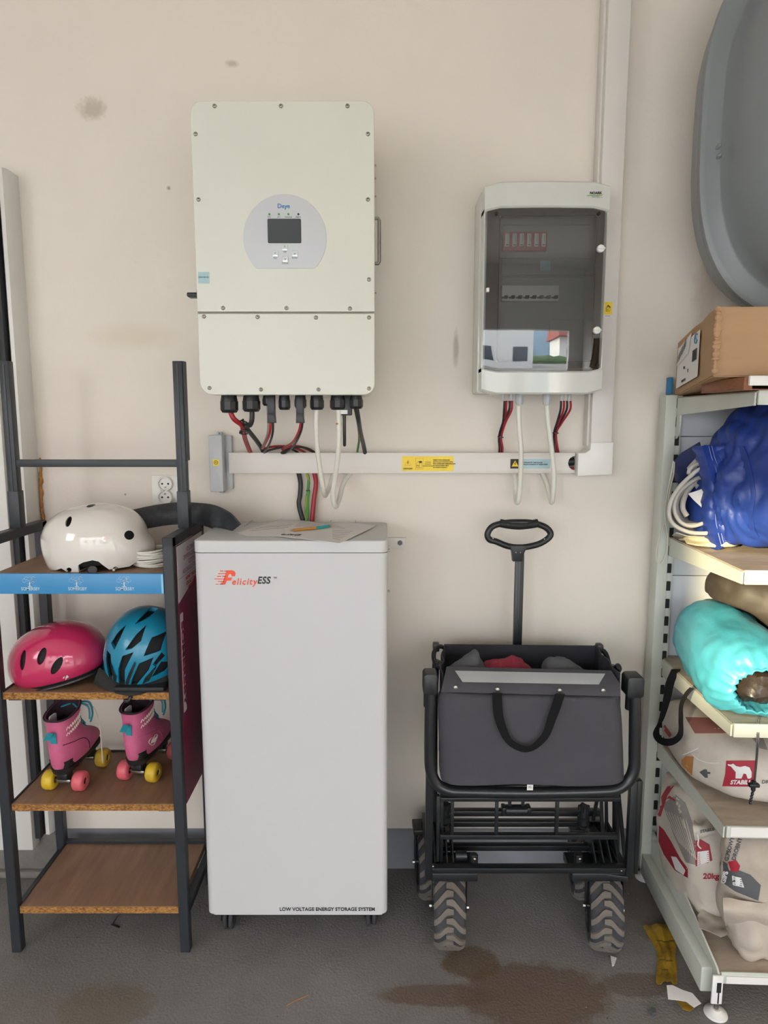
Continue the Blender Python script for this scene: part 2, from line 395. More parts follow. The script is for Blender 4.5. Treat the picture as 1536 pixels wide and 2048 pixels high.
M_sred = mat('sack_red', 'A32236', .6, var=.15, vs=20)
M_sdark = mat('sack_charcoal', '55585A', .6, var=.15, vs=20)
M_sgrey = mat('sack_print_grey', '8F8A85', .7)
M_kraft = mat('kraft_paper', 'B97F45', .8, var=.2, vs=30)
M_ywrap = mat('yellow_wrapper', 'B08A20', .45, col2='7D6320', vs=22, stretch=(1, 4, 1))
M_grass = mat('grass', '5E7C3A', .9, var=.4, vs=2)
M_pave = mat('paving', '9A968E', .9, var=.15, vs=2)
M_fac = mat('facade_white', 'E6E4E0', .8, var=.03)
M_facd = mat('facade_window', '38414C', .2)
M_roof = mat('roof_red', '9A4436', .8, var=.2, vs=6)
M_leaf = mat('foliage', '5F7A4C', .9, var=.5, vs=4)
M_mount = mat('far_hill', '8EA6B6', 1, var=.2, vs=.3)

# ------------------------------------------------------------------ the room
def struct(mb, name, m, parent=None, **k):
    o = mb.build(name, m, parent, **k); o['kind'] = 'structure'; return o
WY = 1.94
struct(MB().box(-2.5, 2.5, WY, WY + .12, 0, 2.7), 'wall_back', M_wall)
struct(MB().box(-2.62, -2.5, OPY, WY + .12, 0, 2.7), 'wall_left', M_white)
wf_ = struct(MB().box(-2.5, -2.47, -.92, -.86, 1.22, 2.22).box(-2.5, -2.47, .16, .22, 1.22, 2.22).box(-2.5, -2.47, -.86, .16, 1.22, 1.28).box(-2.5, -2.47, -.86, .16, 2.16, 2.22), 'window_1', M_trimw)
struct(MB().box(2.5, 2.62, OPY, WY + .12, 0, 2.7), 'wall_right', M_white)
struct(MB().box(-2.62, 2.62, OPY - .15, WY + .12, 2.7, 2.82), 'ceiling', M_white)
w = MB().box(-2.62, OPX0, OPY - .15, OPY, 0, 2.7).box(OPX1, 2.62, OPY - .15, OPY, 0, 2.7).box(OPX0, OPX1, OPY - .15, OPY, OPZ, 2.7)
struct(w, 'wall_front', M_white)
struct(MB().box(-2.62, 2.62, OPY - .15, WY + .12, -.1, 0), 'floor', M_floor)
struct(MB().box(-.985, 2.5, WY - .004, WY, 0, .131), 'baseboard_back', M_band)
# the white gate at the left edge, its seal, its cover strip and the concrete sill
d = struct(MB().box(-2.4, -1.027, 1.845, 1.885, .122, 1.99, b=.003), 'door_1', M_door)
struct(MB().box(-2.4, -1.03, 1.885, WY, .13, 1.97), 'door_seal', M_gasket, d)
struct(MB().box(-1.026, -1.010, 1.86, WY, .15, 1.99), 'trim_2', M_gasket)
t = MB().prism([(-1.009, WY), (-1.009, 1.885), (-1.0, 1.872), (-.990, 1.872), (-.983, 1.885), (-.983, WY)], 2, .155, 2.02)
struct(t, 'trim_1', M_trimw)
s = MB().box(-2.4, -.985, 1.90, WY, 0, .15, b=.006).box(-2.4, -.965, 1.885, 1.93, 0, .025, b=.008)
struct(s.noise(.004, 18, 2), 'trim_3', M_concrete)
f = MB()
for i in range(12):
    z = 1.06 + i * .0175
    f.ell((-.977 + random.uniform(-.002, .003), WY - .004, z), random.uniform(.003, .006), .006, .013, n=10)
tag(f.build('foam_filler', M_foam), 'rough orange foam filler squeezed out beside the white door trim', 'foam')

# outside, seen in the glossy surfaces
struct(MB().box(-40, 40, -60, OPY - .15, -.12, -.02), 'yard_ground', M_pave)
tag(MB().box(-9, -3.02, -6.2, -5.0, -.02, 2.13).build('sun_blocker', M_fac), 'low white shed out in the yard', 'blocker')  # box added out of view to cut off the sun patch's lower edge
h = thing('house', 'tall white house across the yard with dark windows', 'building', (-1, -13, -.02))
MB().box(-5.5, 2.6, -15, -11, -.02, 8).build('facade', M_fac, h)
for x in (-4.2, -1.4, 1.2):
    for z in (.9, 3.6, 6.0): MB().box(x, x + 1.0, -11.0, -10.95, z, z + 1.4).build('window', M_facd, h)
h = thing('house', 'far house under a red tiled roof', 'building', (12, -24, -.02))
MB().box(8, 15, -27, -22, -.02, 4).build('facade', M_fac, h)
MB().prism([(-28, 4), (-21, 4), (-24.5, 7)], 0, 7.6, 15.4).build('roof', M_roof, h)
for x in (9, 11, 13): MB().box(x, x + .8, -22, -21.95, 1.6, 2.8).build('window', M_facd, h)
g = MB()
for x, r_ in ((3.6, 1.2), (5.2, 1.6), (7, 1.4), (-7, 2)): g.ell((x, -19, r_ * .3), r_ * 1.3, r_, r_ * .75, n=14)
tag(g.noise(.4, 1.5).build('hedge', M_leaf), 'green hedge beyond the yard', 'hedge', kind='stuff')
struct(MB().ell((16, -75, -4), 30, 14, 15, n=24).ell((-20, -80, -4), 34, 14, 10, n=24).noise(2, .1), 'hills', M_mount)

# ------------------------------------------------------------------ inverter
IX0, IX1, IZ0, IZ1, IY = -.430, -.0215, 1.430, 2.072, 1.62
inv = thing('inverter', 'large off-white wall-mounted inverter with round display panel', 'inverter', ((IX0 + IX1) / 2, WY, IZ0))
MB().prism(rrect(IX0 + .004, IX1 - .004, IZ0 + .004, IZ1 - .004, .028), 1, IY + .03, 1.905, bev=.004).build('housing', M_inv, inv)
MB().box(-.36, -.09, 1.905, WY - .0005, 1.52, 1.98).build('wall_bracket', M_steel, inv)
ZS = at(570, 625.5, Y=IY).z
MB().prism(rrect(IX0, IX1, ZS + .0004, IZ1, .0, rr=(.027, .027, .0005, .0005)), 1, IY, IY + .034, bev=.002, seg=3).build('upper_cover', M_inv, inv)
MB().prism(rrect(IX0, IX1, IZ0, ZS - .0004, .0, rr=(.001, .001, .030, .026)), 1, IY, IY + .034, bev=.002, seg=3).build('lower_cover', M_inv, inv)
def screw(p, r, parent, d=(0, -1, 0), name='screw'):
    d = V(d); p = V(p)
    o = MB().lathe([(r * 1.25, 0), (r * 1.25, .0008), (r, .0022), (r * .62, .003), (.0001, .003)], p, d, n=16).build(name, M_screw, parent)
    MB().cyl(p + d * .003, p + d * .0034, r * .36, n=6).build('screw_recess', M_screwd, o); return o
for q in [(429, 212), (562, 212), (695, 212), (391, 268), (736, 268), (397, 399), (736, 399), (738, 559), (446, 616), (573, 616), (700, 617), (408, 633), (515, 634), (632, 635), (738, 635), (419, 776), (522, 779), (637, 779), (738, 777)]:
    screw(at(*q, Y=IY), .0038, inv)
for q, y in (((754, 331), 1.72), ((754, 357), 1.72), ((755, 393), 1.72), ((754, 586), 1.72)):
    p = at(*q, Y=y); p.x = IX1 - .004
    screw(p, .003, inv, (1, 0, 0), 'side_bolt')
    MB().cyl(p, p + V((.007, 0, 0)), .0022, n=8).build('side_bolt', M_screw, inv)
# display
C = at(570, 476, Y=IY); rad = 78 * 1.62 / FPX * 1.02; cut = at(570, 537, Y=IY).z
pts = [(C.x + rad * math.cos(a), C.z + rad * math.sin(a)) for a in (R(-50.5 + i * (281 / 60)) for i in range(61))]
pts = [(x, max(z, cut)) for x, z in pts]
dp = MB().prism(pts, 1, IY - .0018, IY + .001, bev=.001).build('display_panel', M_panelg, inv)
a, b = at(535, 438, Y=IY), at(603, 487, Y=IY)
MB().prism(rrect(a.x, b.x, b.z, a.z, .003), 1, IY - .0026, IY - .001).build('screen', M_screen, dp)
for q in ((570, 496), (551, 508), (590, 508), (571, 519)):
    p = at(*q, Y=IY)
    bt = MB().prism(rrect(p.x - .0068, p.x + .0068, p.z - .0068, p.z + .0068, .002), 1, IY - .004, IY - .001, bev=.0012).build('button', M_btn, dp)
    s = {496: '∧', 508: '<' if q[0] < 560 else '✓', 519: '∨'}[q[1]]
    tx = textinto(MB(), {'∧': '^', '∨': 'v', '✓': 'v'}.get(s, s), (p.x, IY - .0042, p.z), .011); tx.build('button_symbol', M_greyink, bt)
for q, s in (((570, 503.5), 'Up'), ((551, 516), 'Esc'), ((590, 516), 'Enter'), ((571, 527), 'Down')):
    text(s, at(*q, Y=IY) + V((0, -.0021, 0)), .0062, M_greyink, dp)
for i, (q, s) in enumerate((((539, 429), 'DC'), ((558, 429), 'AC'), ((577, 429), 'Normal'), ((597, 429), 'Alarm'))):
    p = at(*q, Y=IY); MB().cyl(p + V((0, -.0016, 0)), p + V((0, -.003, 0)), .0024, n=14).build('indicator', M_ink if i == 3 else M_cabgreen, dp)
    text(s, at(q[0], 434.5, Y=IY) + V((0, -.0021, 0)), .0052, M_greyink, dp)
text('Deye', at(567.5, 413, Y=IY) + V((0, -.0022, 0)), .0135, M_logo_blue, dp, off=.0002, name='logo', wx=.98)
a, b = at(396, 544, Y=IY), at(419, 567, Y=IY)
st = MB().prism(rrect(a.x, b.x, b.z, a.z, .001), 1, IY - .0006, IY).build('sticker', M_lightbluesticker, inv)
text('SUN-12K-SG', (a.lerp(b, .5) + V((0, -.0009, .001))), .0042, M_ink, st)
# rotary switch on the left side, lifting handle on the right
p = at(388, 594, Y=1.70); x = IX0 + .004
sw = MB().lathe([(.021, 0), (.021, .003), (.017, .006), (.0001, .006)], (x - .010, 1.68, p.z), (-1, 0, 0)).cyl((x + .002, 1.68, p.z), (x - .011, 1.68, p.z), .019).build('rotary_switch', M_blk, inv)
MB().box(x - .040, x - .012, 1.664, 1.696, p.z - .005, p.z + .005, b=.003).build('switch_knob', M_blk, sw)
zt, zb = at(757, 437, Y=1.72).z, at(757, 527, Y=1.72).z; x = IX1 - .004
MB().tube([(x, 1.72, zt), (x + .012, 1.72, zt), (x + .014, 1.72, zt - .004), (x + .014, 1.72, zb + .004), (x + .012, 1.72, zb), (x, 1.72, zb)], .0042, smooth=False).build('handle', M_steel, inv)
# cable glands
GY = 1.69
for (px, y1, hw) in ((459, 826, 18), (503, 824, 18), (538, 812, 13), (569, 820, 12), (601, 817, 12), (634, 820, 14), (676, 820, 16), (712, 818, 14)):
    p = at(px, y1, Y=GY); r = hw / FPX * 1.68; z0 = p.z; hh = IZ0 + .004 - z0
    gl = MB().lathe([(r * .8, 0), (r * .92, -hh * .32), (r * .92, -hh * .38), (r * 1.02, -hh * .4)], (p.x, GY, IZ0 + .004), n=24)
    MB.cyl(gl, (p.x, GY, IZ0 + .004), (p.x, GY, IZ0 + .004 - hh * .30), r * .86, n=8)
    gl.lathe([(r, 0), (r, -hh * .45), (r * .8, -hh * .6), (r * .45, -hh * .62)], (p.x, GY, IZ0 + .004 - hh * .38), n=10)
    gl.build('cable_gland', M_blk, inv, ang=25)
dg = thing('wifi_dongle', 'black wireless stick with short antenna plugged under the inverter', 'antenna', at(692, 815, Y=1.70))
a, b = at(682, 797, Y=1.70), at(704, 831, Y=1.70)
MB().prism(rrect(a.x, b.x, b.z, IZ0 + .004, .004), 1, 1.685, 1.715, bev=.002).build('dongle_body', M_blk, dg)
p, q = at(688.5, 828, Y=1.69), at(689, 893, Y=1.69)
MB().lathe([(.005, 0), (.0042, -.01), (.004, q.z - p.z + .003), (.002, q.z - p.z)], p, n=12).build('antenna', M_blk, dg)
a, b = at(681, 820, Y=1.684), at(695, 828, Y=1.684)
MB().box(a.x, b.x, 1.6838, 1.6848, b.z, a.z).build('label_tag', M_lab, dg)
for nm, px in (('left', 543), ('right', 600)):
    c = thing('cable_connector', 'black plug-in connector under the inverter, %s one of the pair' % nm, 'connector', at(px, 830, Y=1.68), 'plug-in connectors under the inverter')
    a = at(px, 813, Y=1.68); b = at(px, 846, Y=1.68)
    MB().box(a.x - .009, a.x + .009, 1.672, 1.69, (a.z + b.z) / 2, IZ0 + .002, b=.002).build('socket_half', M_blk, c)
    MB().prism([(a.x - .009, (a.z + b.z) / 2 + .004), (a.x + .008, (a.z + b.z) / 2 + .004), (a.x + .010, b.z), (a.x - .010, b.z)], 1, 1.671, 1.691, bev=.002).build('plug_half', M_blk, c)

# ------------------------------------------------------------------ trunking
TY = 1.90
def px_box(x0, y0, x1, y1, Y):
    a, b = at(x0, y0, Y=Y), at(x1, y1, Y=Y); return a.x, b.x, b.z, a.z
z1, z0 = 1.281, 1.2235
TX0, TX1 = -.432, .532
tr = thing('cable_trunking', 'horizontal white plastic cable trunking below the inverter', 'cable trunking', (0, WY, z0))
hx, hz, hr = .5325, (z0 + z1) / 2, .0205
body = MB().box(TX0, TX1, TY, TY + .003, z0, z1, b=.001).build('cover', M_pvc, tr)
boolcut(body, [MB().cyl((hx, TY - .01, hz), (hx, TY + .02, hz), hr, n=12)])
MB().box(TX0 + .001, .63, TY + .003, WY - .0005, z0 + .001, z0 + .003).box(TX0 + .001, .57, TY + .003, WY - .0005, z1 - .003, z1 - .001).box(TX0 + .001, .60, WY - .004, WY - .001, z0 + .003, z1 - .003).build('tray', M_pvc, tr)
MB().box(TX0 + .0002, TX0 + .001, TY + .004, WY - .002, z0 + .004, z1 - .004).build('end_opening', M_slot, tr)
vt = thing('cable_trunking', 'vertical white plastic cable trunking rising behind the distribution box', 'cable trunking', (.6, WY, 1.30))
MB().box(.5685, .6255, 1.885, WY - .0005, 1.307, 2.7, b=.0015).build('cover', M_pvc, vt)
MB().box(.562, .5685, 1.90, WY - .0005, 1.30, 2.7, b=.001).build('tray_edge', M_pvc, vt)
cr_ = MB().prism([(.534, 1.218), (.6285, 1.222), (.6295, 1.31), (.568, 1.31), (.566, 1.290), (.553, 1.281), (.534, 1.281)], 1, 1.879, WY - .0005, bev=.0015)
tag(cr_.build('trunking_corner', M_whitepl), 'white corner piece joining the horizontal and vertical trunking', 'trunking corner')

def sticker(label, x0, y0, x1, y1, Y, m, name='warning_sticker'):
    X0, X1, Z0, Z1 = px_box(x0, y0, x1, y1, Y)
    r = thing(name, label, 'sticker', ((X0 + X1) / 2, Y, Z0)); MB().box(X0, X1, Y - .0006, Y, Z0, Z1).build('backing', m, r)
    return r, (lambda u, v: V((X0 + (X1 - X0) * u, Y - .001, Z1 + (Z0 - Z1) * v))), X1 - X0, Z1 - Z0
def tri_sign(parent, c, s, m_out, m_in, Y):
    def tri(k): return [(c.x, c.z + s * .62 * k), (c.x - s * .58 * k, c.z - s * .40 * k), (c.x + s * .58 * k, c.z - s * .40 * k)]
    MB().prism(tri(1), 1, Y - .0009, Y - .0005).build('triangle', m_out, parent)
    MB().prism(tri(.84), 1, Y - .0011, Y - .0008).build('triangle_fill', m_in, parent)
    k = s * .5
    MB().prism([(c.x + .0 * k, c.z + .75 * k), (c.x - .30 * k, c.z + .0 * k), (c.x - .02 * k, c.z + .02 * k), (c.x - .1 * k, c.z - .55 * k), (c.x + .28 * k, c.z + .18 * k), (c.x + .03 * k, c.z + .16 * k), (c.x + .22 * k, c.z + .7 * k)], 1, Y - .0014, Y - .001).build('lightning_bolt', M_ink, parent)
r, f, w_, h_ = sticker('long yellow high voltage warning sticker on the horizontal trunking', 804, 912.5, 907, 942, TY, M_yel)
tri_sign(r, f(.115, .47), .0165, M_ora, M_yel, TY)
text('UWAGA!', f(.115, .84), .0062, M_ink, r, off=.0002)
c = f(.335, .5)
MB().prism([(c.x - .011, c.z - .0155), (c.x + .011, c.z - .0155), (c.x + .011, c.z + .0155), (c.x - .011, c.z + .0155)], 1, TY - .0009, TY - .0005).build('pictogram_frame', M_ora, r)
MB().prism([(c.x - .010, c.z - .0145), (c.x + .010, c.z - .0145), (c.x + .010, c.z + .0145), (c.x - .010, c.z + .0145)], 1, TY - .0011, TY - .0008).build('pictogram_fill', M_yel, r)
MB().prism([(c.x - .003, c.z + .006), (c.x + .005, c.z + .008), (c.x + .009, c.z + .004), (c.x + .002, c.z + .001)], 1, TY - .0014, TY - .001).build('pictogram_roof', M_ink, r)
MB().tube([(c.x - .0075, TY - .0012, c.z - .011), (c.x + .0075, TY - .0012, c.z - .011), (c.x + .0075, TY - .0012, c.z + .002), (c.x + .000, TY - .0012, c.z + .002), (c.x, TY - .0012, c.z - .011), (c.x - .0075, TY - .0012, c.z - .011), (c.x - .0075, TY - .0012, c.z + .001), (c.x - .003, TY - .0012, c.z + .006)], .0004, n=5, smooth=False).build('pictogram_walls', M_ink, r)
text('PV', c + V((-.0036, -.0003, -.006)), .006, M_ink, r)
for i, s in enumerate(('UWAGA', 'ENERGIA', 'ELEKTRYCZNA')): text(s, f(.50, .40 + i * .13), .0042, M_ink, r)
for i, s in enumerate(('OBIEKT POD NAPIĘCIEM', 'INSTALACJA PODCZAS DNIA', 'POD NAPIĘCIEM NIEBEZPIECZNE', 'PO ODŁĄCZENIU SIECI', 'OD PRZETWORNICY')): text(s, f(.60, .26 + i * .125), .0042, M_ink, r, align='LEFT', off=.00012)
r, f, w_, h_ = sticker('dark and silver lightning warning sticker on the horizontal trunking', 1021, 918, 1100, 937, TY, M_lightbluesticker)
X0, X1, Z0, Z1 = px_box(1021, 918, 1039, 937, TY)
MB().box(X0, X1, TY - .0009, TY, Z0, Z1).build('dark_field', M_ink, r)
tri_sign(r, V(((X0 + X1) / 2, TY, (Z0 + Z1) / 2 - .001)), .0165, M_yel, M_yel, TY - .0006)
for i, s in enumerate(('UWAGA! PV - INSTALACJA', 'PRĄDU STAŁEGO W CIĄGU DNIA')): text(s, f(.33, .38 + i * .2), .0044, M_ink, r, align='LEFT', off=.00012)
r, f, w_, h_ = sticker('small yellow house symbol sticker on the vertical trunking', 1208, 604, 1223.5, 635, 1.8845, M_yel)
c = f(.5, .36)
MB().prism([(c.x - .0065, c.z - .003), (c.x - .0005, c.z + .007), (c.x + .0065, c.z + .002), (c.x + .0065, c.z - .001), (c.x, c.z + .003)], 1, 1.8833, 1.8838).build('pictogram_roof', M_ink, r)
MB().tube([(c.x - .005, 1.8836, c.z - .010), (c.x + .005, 1.8836, c.z - .010), (c.x + .005, 1.8836, c.z), (c.x - .005, 1.8836, c.z - .002), (c.x - .005, 1.8836, c.z - .010)], .0005, n=5, smooth=False).build('pictogram_walls', M_ink, r)
text('PV', c + V((-.001, 0, -.0066)), .005, M_ink, r)
a, b = f(0, .82), f(1, 1.0)
MB().box(a.x, b.x, 1.8836, 1.8843, b.z, a.z).build('caption_field', M_lab, r); text('UWAGA', f(.5, .91), .0035, M_ink, r)

# ------------------------------------------------------------------ cables
GRP = None
def cable(label, m, r, pts, name='cable', cat='cable', group=None, n=10):
    return tag(MB().tube([at(*p[:2], Y=p[2]) for p in pts], r, n=n).build(name, m, None, ang=60), label, cat, group)
cable('thick white cable looping below the trunking under the inverter, left one', M_cabw, .0062, [(634, 814, GY), (632, 850, GY), (635, 900, GY + .02), (642, 950, 1.74), (647, 978, 1.76), (650, 991, 1.80), (656, 982, 1.85), (663, 960, 1.89), (668, 944, 1.915)])
wc = cable('thick white cable with brown tape ring, longest loop under the inverter', M_cabw, .0066, [(677, 814, GY), (678, 860, GY), (677, 900, GY + .01), (671, 950, 1.73), (666, 990, 1.76), (671, 1013, 1.79), (678, 1000, 1.84), (684, 975, 1.88), (692, 958, 1.905), (702, 946, 1.922)])
p = at(677.5, 846, Y=GY)
MB().cyl(p, p + V((0, 0, -.004)), .0071, n=14).build('tape_ring', M_kraft, wc)
MB().cyl(p + V((0, 0, -.012)), p + V((0, 0, -.0145)), .0071, n=14).build('tape_ring', M_lab, wc)
cable('thick white cable under the distribution box, left one of the two', M_cabw, .0066, [(1037, 812, 1.83), (1038, 850, 1.83), (1042, 900, 1.835), (1041, 950, 1.845), (1037, 1000, 1.86), (1032, 1003, 1.88), (1031, 985, 1.905), (1031, 965, 1.915), (1028, 946, 1.925)])
cable('thick white cable under the distribution box, right one of the two', M_cabw, .0068, [(1094, 812, 1.83), (1097, 850, 1.83), (1104, 905, 1.84), (1108, 950, 1.85), (1106, 990, 1.86), (1103, 1005, 1.88), (1099, 988, 1.90), (1093, 965, 1.915), (1084, 946, 1.925)])
cable('thick red battery cable leaving the leftmost inverter gland', M_cabr, .0062, [(460, 822, GY), (468, 838, GY), (483, 850, 1.72), (487, 862, 1.76), (491, 880, 1.83), (500, 903, 1.905), (503, 912, 1.915)])
cable('thick black battery cable leaving the second inverter gland', M_cabk, .0062, [(504, 820, GY), (504, 838, GY), (500, 850, 1.70), (490, 851, 1.73), (497, 861, 1.77), (512, 880, 1.84), (524, 898, 1.90), (530, 912, 1.915)])
for i, (x, y) in enumerate(((489, 846), (488, 862))):
    o = MB().tube([at(x - 6, y - 5 + 4 * i, Y=1.71 + .03 * i), at(x + 7, y + 1, Y=1.71 + .03 * i), at(x + 5, y + 6, Y=1.735 + .03 * i), at(x - 7, y + 1 + 4 * i, Y=1.735 + .03 * i)], .0022, n=6, closed=True)
    if i == 0: o.tube([at(487, 848, Y=1.71), at(486, 838, Y=1.705)], .0025, n=6)
    else: o.tube([at(483, 864, Y=1.735), at(479, 866, Y=1.73)], .0022, n=6)
    tag(o.build('cable_tie', M_blk), ('black cable tie with upright tail binding the red and black battery cables', 'black cable tie just below the knot of the battery cables')[i], 'cable tie')
for (x0, pts1, pts2, w_) in ((543, [(541, 843, 1.68), (539, 868, 1.70), (529, 890, 1.80), (527, 897, 1.87), (548, 893, 1.905), (575, 893, 1.915), (596, 898, 1.925), (612, 906, 1.93)],
                             [(546, 843, 1.68), (545, 868, 1.70), (537, 892, 1.80), (528, 905, 1.87), (540, 900, 1.892), (565, 895, 1.90), (585, 899, 1.92), (600, 908, 1.93)], 'left'),
                            (600, [(602, 843, 1.68), (598, 862, 1.70), (585, 885, 1.78), (570, 894, 1.86), (565, 899, 1.87), (580, 893, 1.885), (600, 893, 1.905), (620, 901, 1.92), (630, 908, 1.93)],
                             [(605, 843, 1.68), (602, 862, 1.70), (590, 888, 1.78), (574, 904, 1.87), (563, 906, 1.88), (575, 899, 1.885), (600, 894, 1.90), (620, 899, 1.915), (633, 908, 1.93)], 'right')):
    cable('thin red cable from the %s plug-in connector into the trunking' % w_, M_cabr, .0032, pts1)
    cable('thin black cable from the %s plug-in connector into the trunking' % w_, M_cabk, .0030, pts2)
cable('thin grey cable beside the left plug-in connector', M_cabgrey, .0022, [(534, 811, GY), (536, 845, 1.70), (534, 870, 1.73), (526, 890, 1.82), (524, 897, 1.89)])
cable('flat black cable bundle under the rightmost inverter gland', M_cabk, .0058, [(713, 815, GY), (717, 840, 1.71), (721, 865, 1.78), (727, 890, 1.87), (731, 912, 1.915)])
cable('thin green and yellow cable behind the black bundle under the inverter', M_cabg, .003, [(709, 815, GY + .01), (716, 850, 1.76), (718, 880, 1.86), (713, 912, 1.92)])
cable('thick black cable dropping from the trunking behind the storage cabinet', M_cabk, .0068, [(596, 940, 1.92), (601, 965, 1.925), (600, 990, 1.925), (598, 1010, 1.922), (606, 1042, 1.918), (610, 1060, 1.918)])
yg = cable('green and yellow earth cable dropping behind the storage cabinet', M_cabg, .004, [(612, 940, 1.92), (617, 958, 1.922), (616, 980, 1.922), (613, 1000, 1.922), (612, 1040, 1.92), (612, 1060, 1.92)])
MB().tube([at(618, 982, Y=1.916), at(616, 1000, Y=1.916), at(614, 1045, Y=1.916)], .0036, n=8).build('green_sleeve', M_cabgreen, yg)
p = at(616, 980, Y=1.921); MB().cyl(p, p + V((0, 0, -.003)), .0056, n=12).build('cable_tie', M_blk, yg)
cable('thick red cable dropping from the trunking behind the storage cabinet', M_cabr, .0066, [(627, 940, 1.92), (632, 965, 1.925), (628, 1000, 1.922), (624, 1042, 1.918), (623, 1060, 1.918)])
for k, (sd, xs, kx, ky) in enumerate((('left', ((1009, 1004, 'k'), (1013, 1006, 'r'), (1019, 999, 'k'), (1024, 1004, 'r')), 1001, 874), ('right', ((1122, 1108, 'k'), (1128, 1110, 'r'), (1134, 1111, 'k'), (1141, 1113, 'r')), 1111, 866))):
    for j, (xt, xb, c) in enumerate(xs):
        col = 'red' if c == 'r' else 'black'; which = 'inner' if (j < 2) == (k == 1) else 'outer'
        cable('thin %s cable, %s of two in the %s bundle under the distribution box' % (col, which, sd), M_cabr if c == 'r' else M_cabk, .003, [(xt, 802, 1.84 + .003 * (c == 'k')), (xt - 1, 820, 1.85), ((xt + xb * 2) / 3 + (0, 1)[k], 846, 1.875), (kx + (-2, 1)[j % 2] * 1.5, ky, 1.90), (kx - 2 + 2 * j, 895, 1.913), (kx + (-3 if k == 0 else 2) + 2 * j, 912, 1.92)])
    p = at(kx, ky, Y=1.90)
    tag(MB().lathe([(.0075, -.0015), (.0085, -.0015), (.0085, .0015), (.0075, .0015)], p, (.1, 0, 1), n=14, closed=True).build('cable_tie', M_blk), 'black cable tie round the %s red and black cable bundle' % sd, 'cable tie', 'cable ties under the distribution box')
# inside the opening at the corner
cable('thick black cable showing inside the round hole of the trunking', M_cabk, .011, [(1132, 924, 1.922), (1165, 922, 1.922)])
cable('red cable showing at the bottom of the round trunking hole', M_cabr, .006, [(1132, 938, 1.918), (1165, 939, 1.918)])

# ------------------------------------------------------------------ junction box and socket
jb = thing('junction_box', 'tall grey plastic junction box left of the trunking with yellow sticker', 'junction box', at(437, 985, Y=WY))
X0, X1, Z0, Z1 = px_box(416, 870, 447, 984, 1.875)
MB().prism(rrect(X0, X1, Z0, Z1, .004), 1, 1.875, 1.925, bev=.003).build('cover', M_grey_pl, jb)
MB().prism(rrect(X0 + .002, X1 + .016, Z0 + .002, Z1 - .002, .004), 1, 1.92, WY - .0005, bev=.001).box(X0 + .012, X0 + .026, 1.925, WY - .001, Z1 - .004, Z1 + .008, b=.002).box(X0 + .012, X0 + .026, 1.925, WY - .001, Z0 - .008, Z0 + .004, b=.002).build('base', M_grey_pl, jb)
screw(((X0 + .019), 1.925, Z1 + .004), .002, jb); screw(((X0 + .019), 1.925, Z0 - .004), .002, jb)
a = at(432, 925, Y=1.875)
MB().box(a.x - .0085, a.x + .0085, 1.8743, 1.875, a.z - .0085, a.z + .0085).build('yellow_sticker', M_yel, jb)
MB().lathe([(.0045, 0), (.0058, 0), (.0058, .0004), (.0045, .0004)], (a.x, 1.8743, a.z), (0, -1, 0), n=20, closed=True).box(a.x - .0005, a.x + .0005, 1.8738, 1.8743, a.z - .001, a.z + .0035).box(a.x - .003, a.x + .003, 1.8738, 1.8743, a.z - .0015, a.z - .0005).build('earth_symbol', M_ink, jb)

so = thing('power_socket', 'white double wall socket above the white helmet', 'socket', at(330, 1007, Y=WY))
X0, X1, Z0, Z1 = px_box(302, 951, 352, 1009, 1.93)
MB().prism(rrect(X0, X1 + .012, Z0, Z1, .002), 1, 1.932, WY - .0005, bev=.001).build('cover_plate', M_whitepl, so)
for (px, py, up) in ((329, 968, 1), (329, 995, -1)):
    p = at(px, py, Y=1.92)
    ol = MB().lathe([(.0215, 0), (.0215, .010), (.020, .013), (.0175, .013), (.0165, .006), (.0001, .006)], (p.x, 1.932, p.z), (0, -1, 0)).build('outlet', M_whitepl, so)
    for dx in (-.0085, .0085): MB().cyl((p.x + dx, 1.926, p.z), (p.x + dx, 1.9252, p.z), .0028, n=12).build('contact_hole', M_slot, ol)
    MB().cyl((p.x, 1.926, p.z - .010 * up), (p.x, 1.916, p.z - .010 * up), .0022, n=10).build('earth_pin', M_steel, ol)

# ------------------------------------------------------------------ distribution box
db = thing('distribution_box', 'grey-white distribution box with smoked transparent door', 'distribution box', (.405, WY, 1.437))
BX0, BX1, BZ0, BZ1 = .250, .560, 1.437, 1.955
def bow(x, b=.009):      # the front bulges in the middle
    u = (x - (BX0 + BX1) / 2) / ((BX1 - BX0) / 2); return 1.782 - b * (1 - u * u) * .9
def chamf(x0, x1, z0, z1, c, d): return [(x0, z0 + d), (x0 + c, z0), (x1 - c, z0), (x1, z0 + d), (x1, z1 - d), (x1 - c, z1), (x0 + c, z1), (x0, z1 - d)]
MB().prism(rrect(BX0 - .004, BX1 + .002, BZ0 + .004, BZ1 - .006, .008), 1, 1.84, WY - .0005, bev=.003).build('back_box', M_boxw, db)
WZ0, WZ1 = at(1090, 741, Y=1.77).z, at(1090, 414, Y=1.77).z
def cap(z0, z1, slope0, slope1, name):      # front band with bowed face and chamfered corners
    n = 24; m = MB(); rows = []
    for i in range(n + 1):
        x = BX0 + (BX1 - BX0) * i / n; u = min(1, min(i, n - i) / (n * .12)); e = (1 - u)
        rows.append((x, bow(x), z0 + slope0 * e, z1 - slope1 * e))
    rings = [[V((x, 1.84, a)), V((x, y + .004, a)), V((x, y, a + .004)), V((x, y, b - .004)), V((x, y + .004, b)), V((x, 1.84, b))] for x, y, a, b in rows]
    m.loft(rings); return m.build(name, M_boxw, db, ang=30)
top = cap(WZ1 + .001, BZ1, .008 * -1, .009, 'top_cover'); cap(BZ0, WZ0 - .001, .010, -.008, 'bottom_cover')
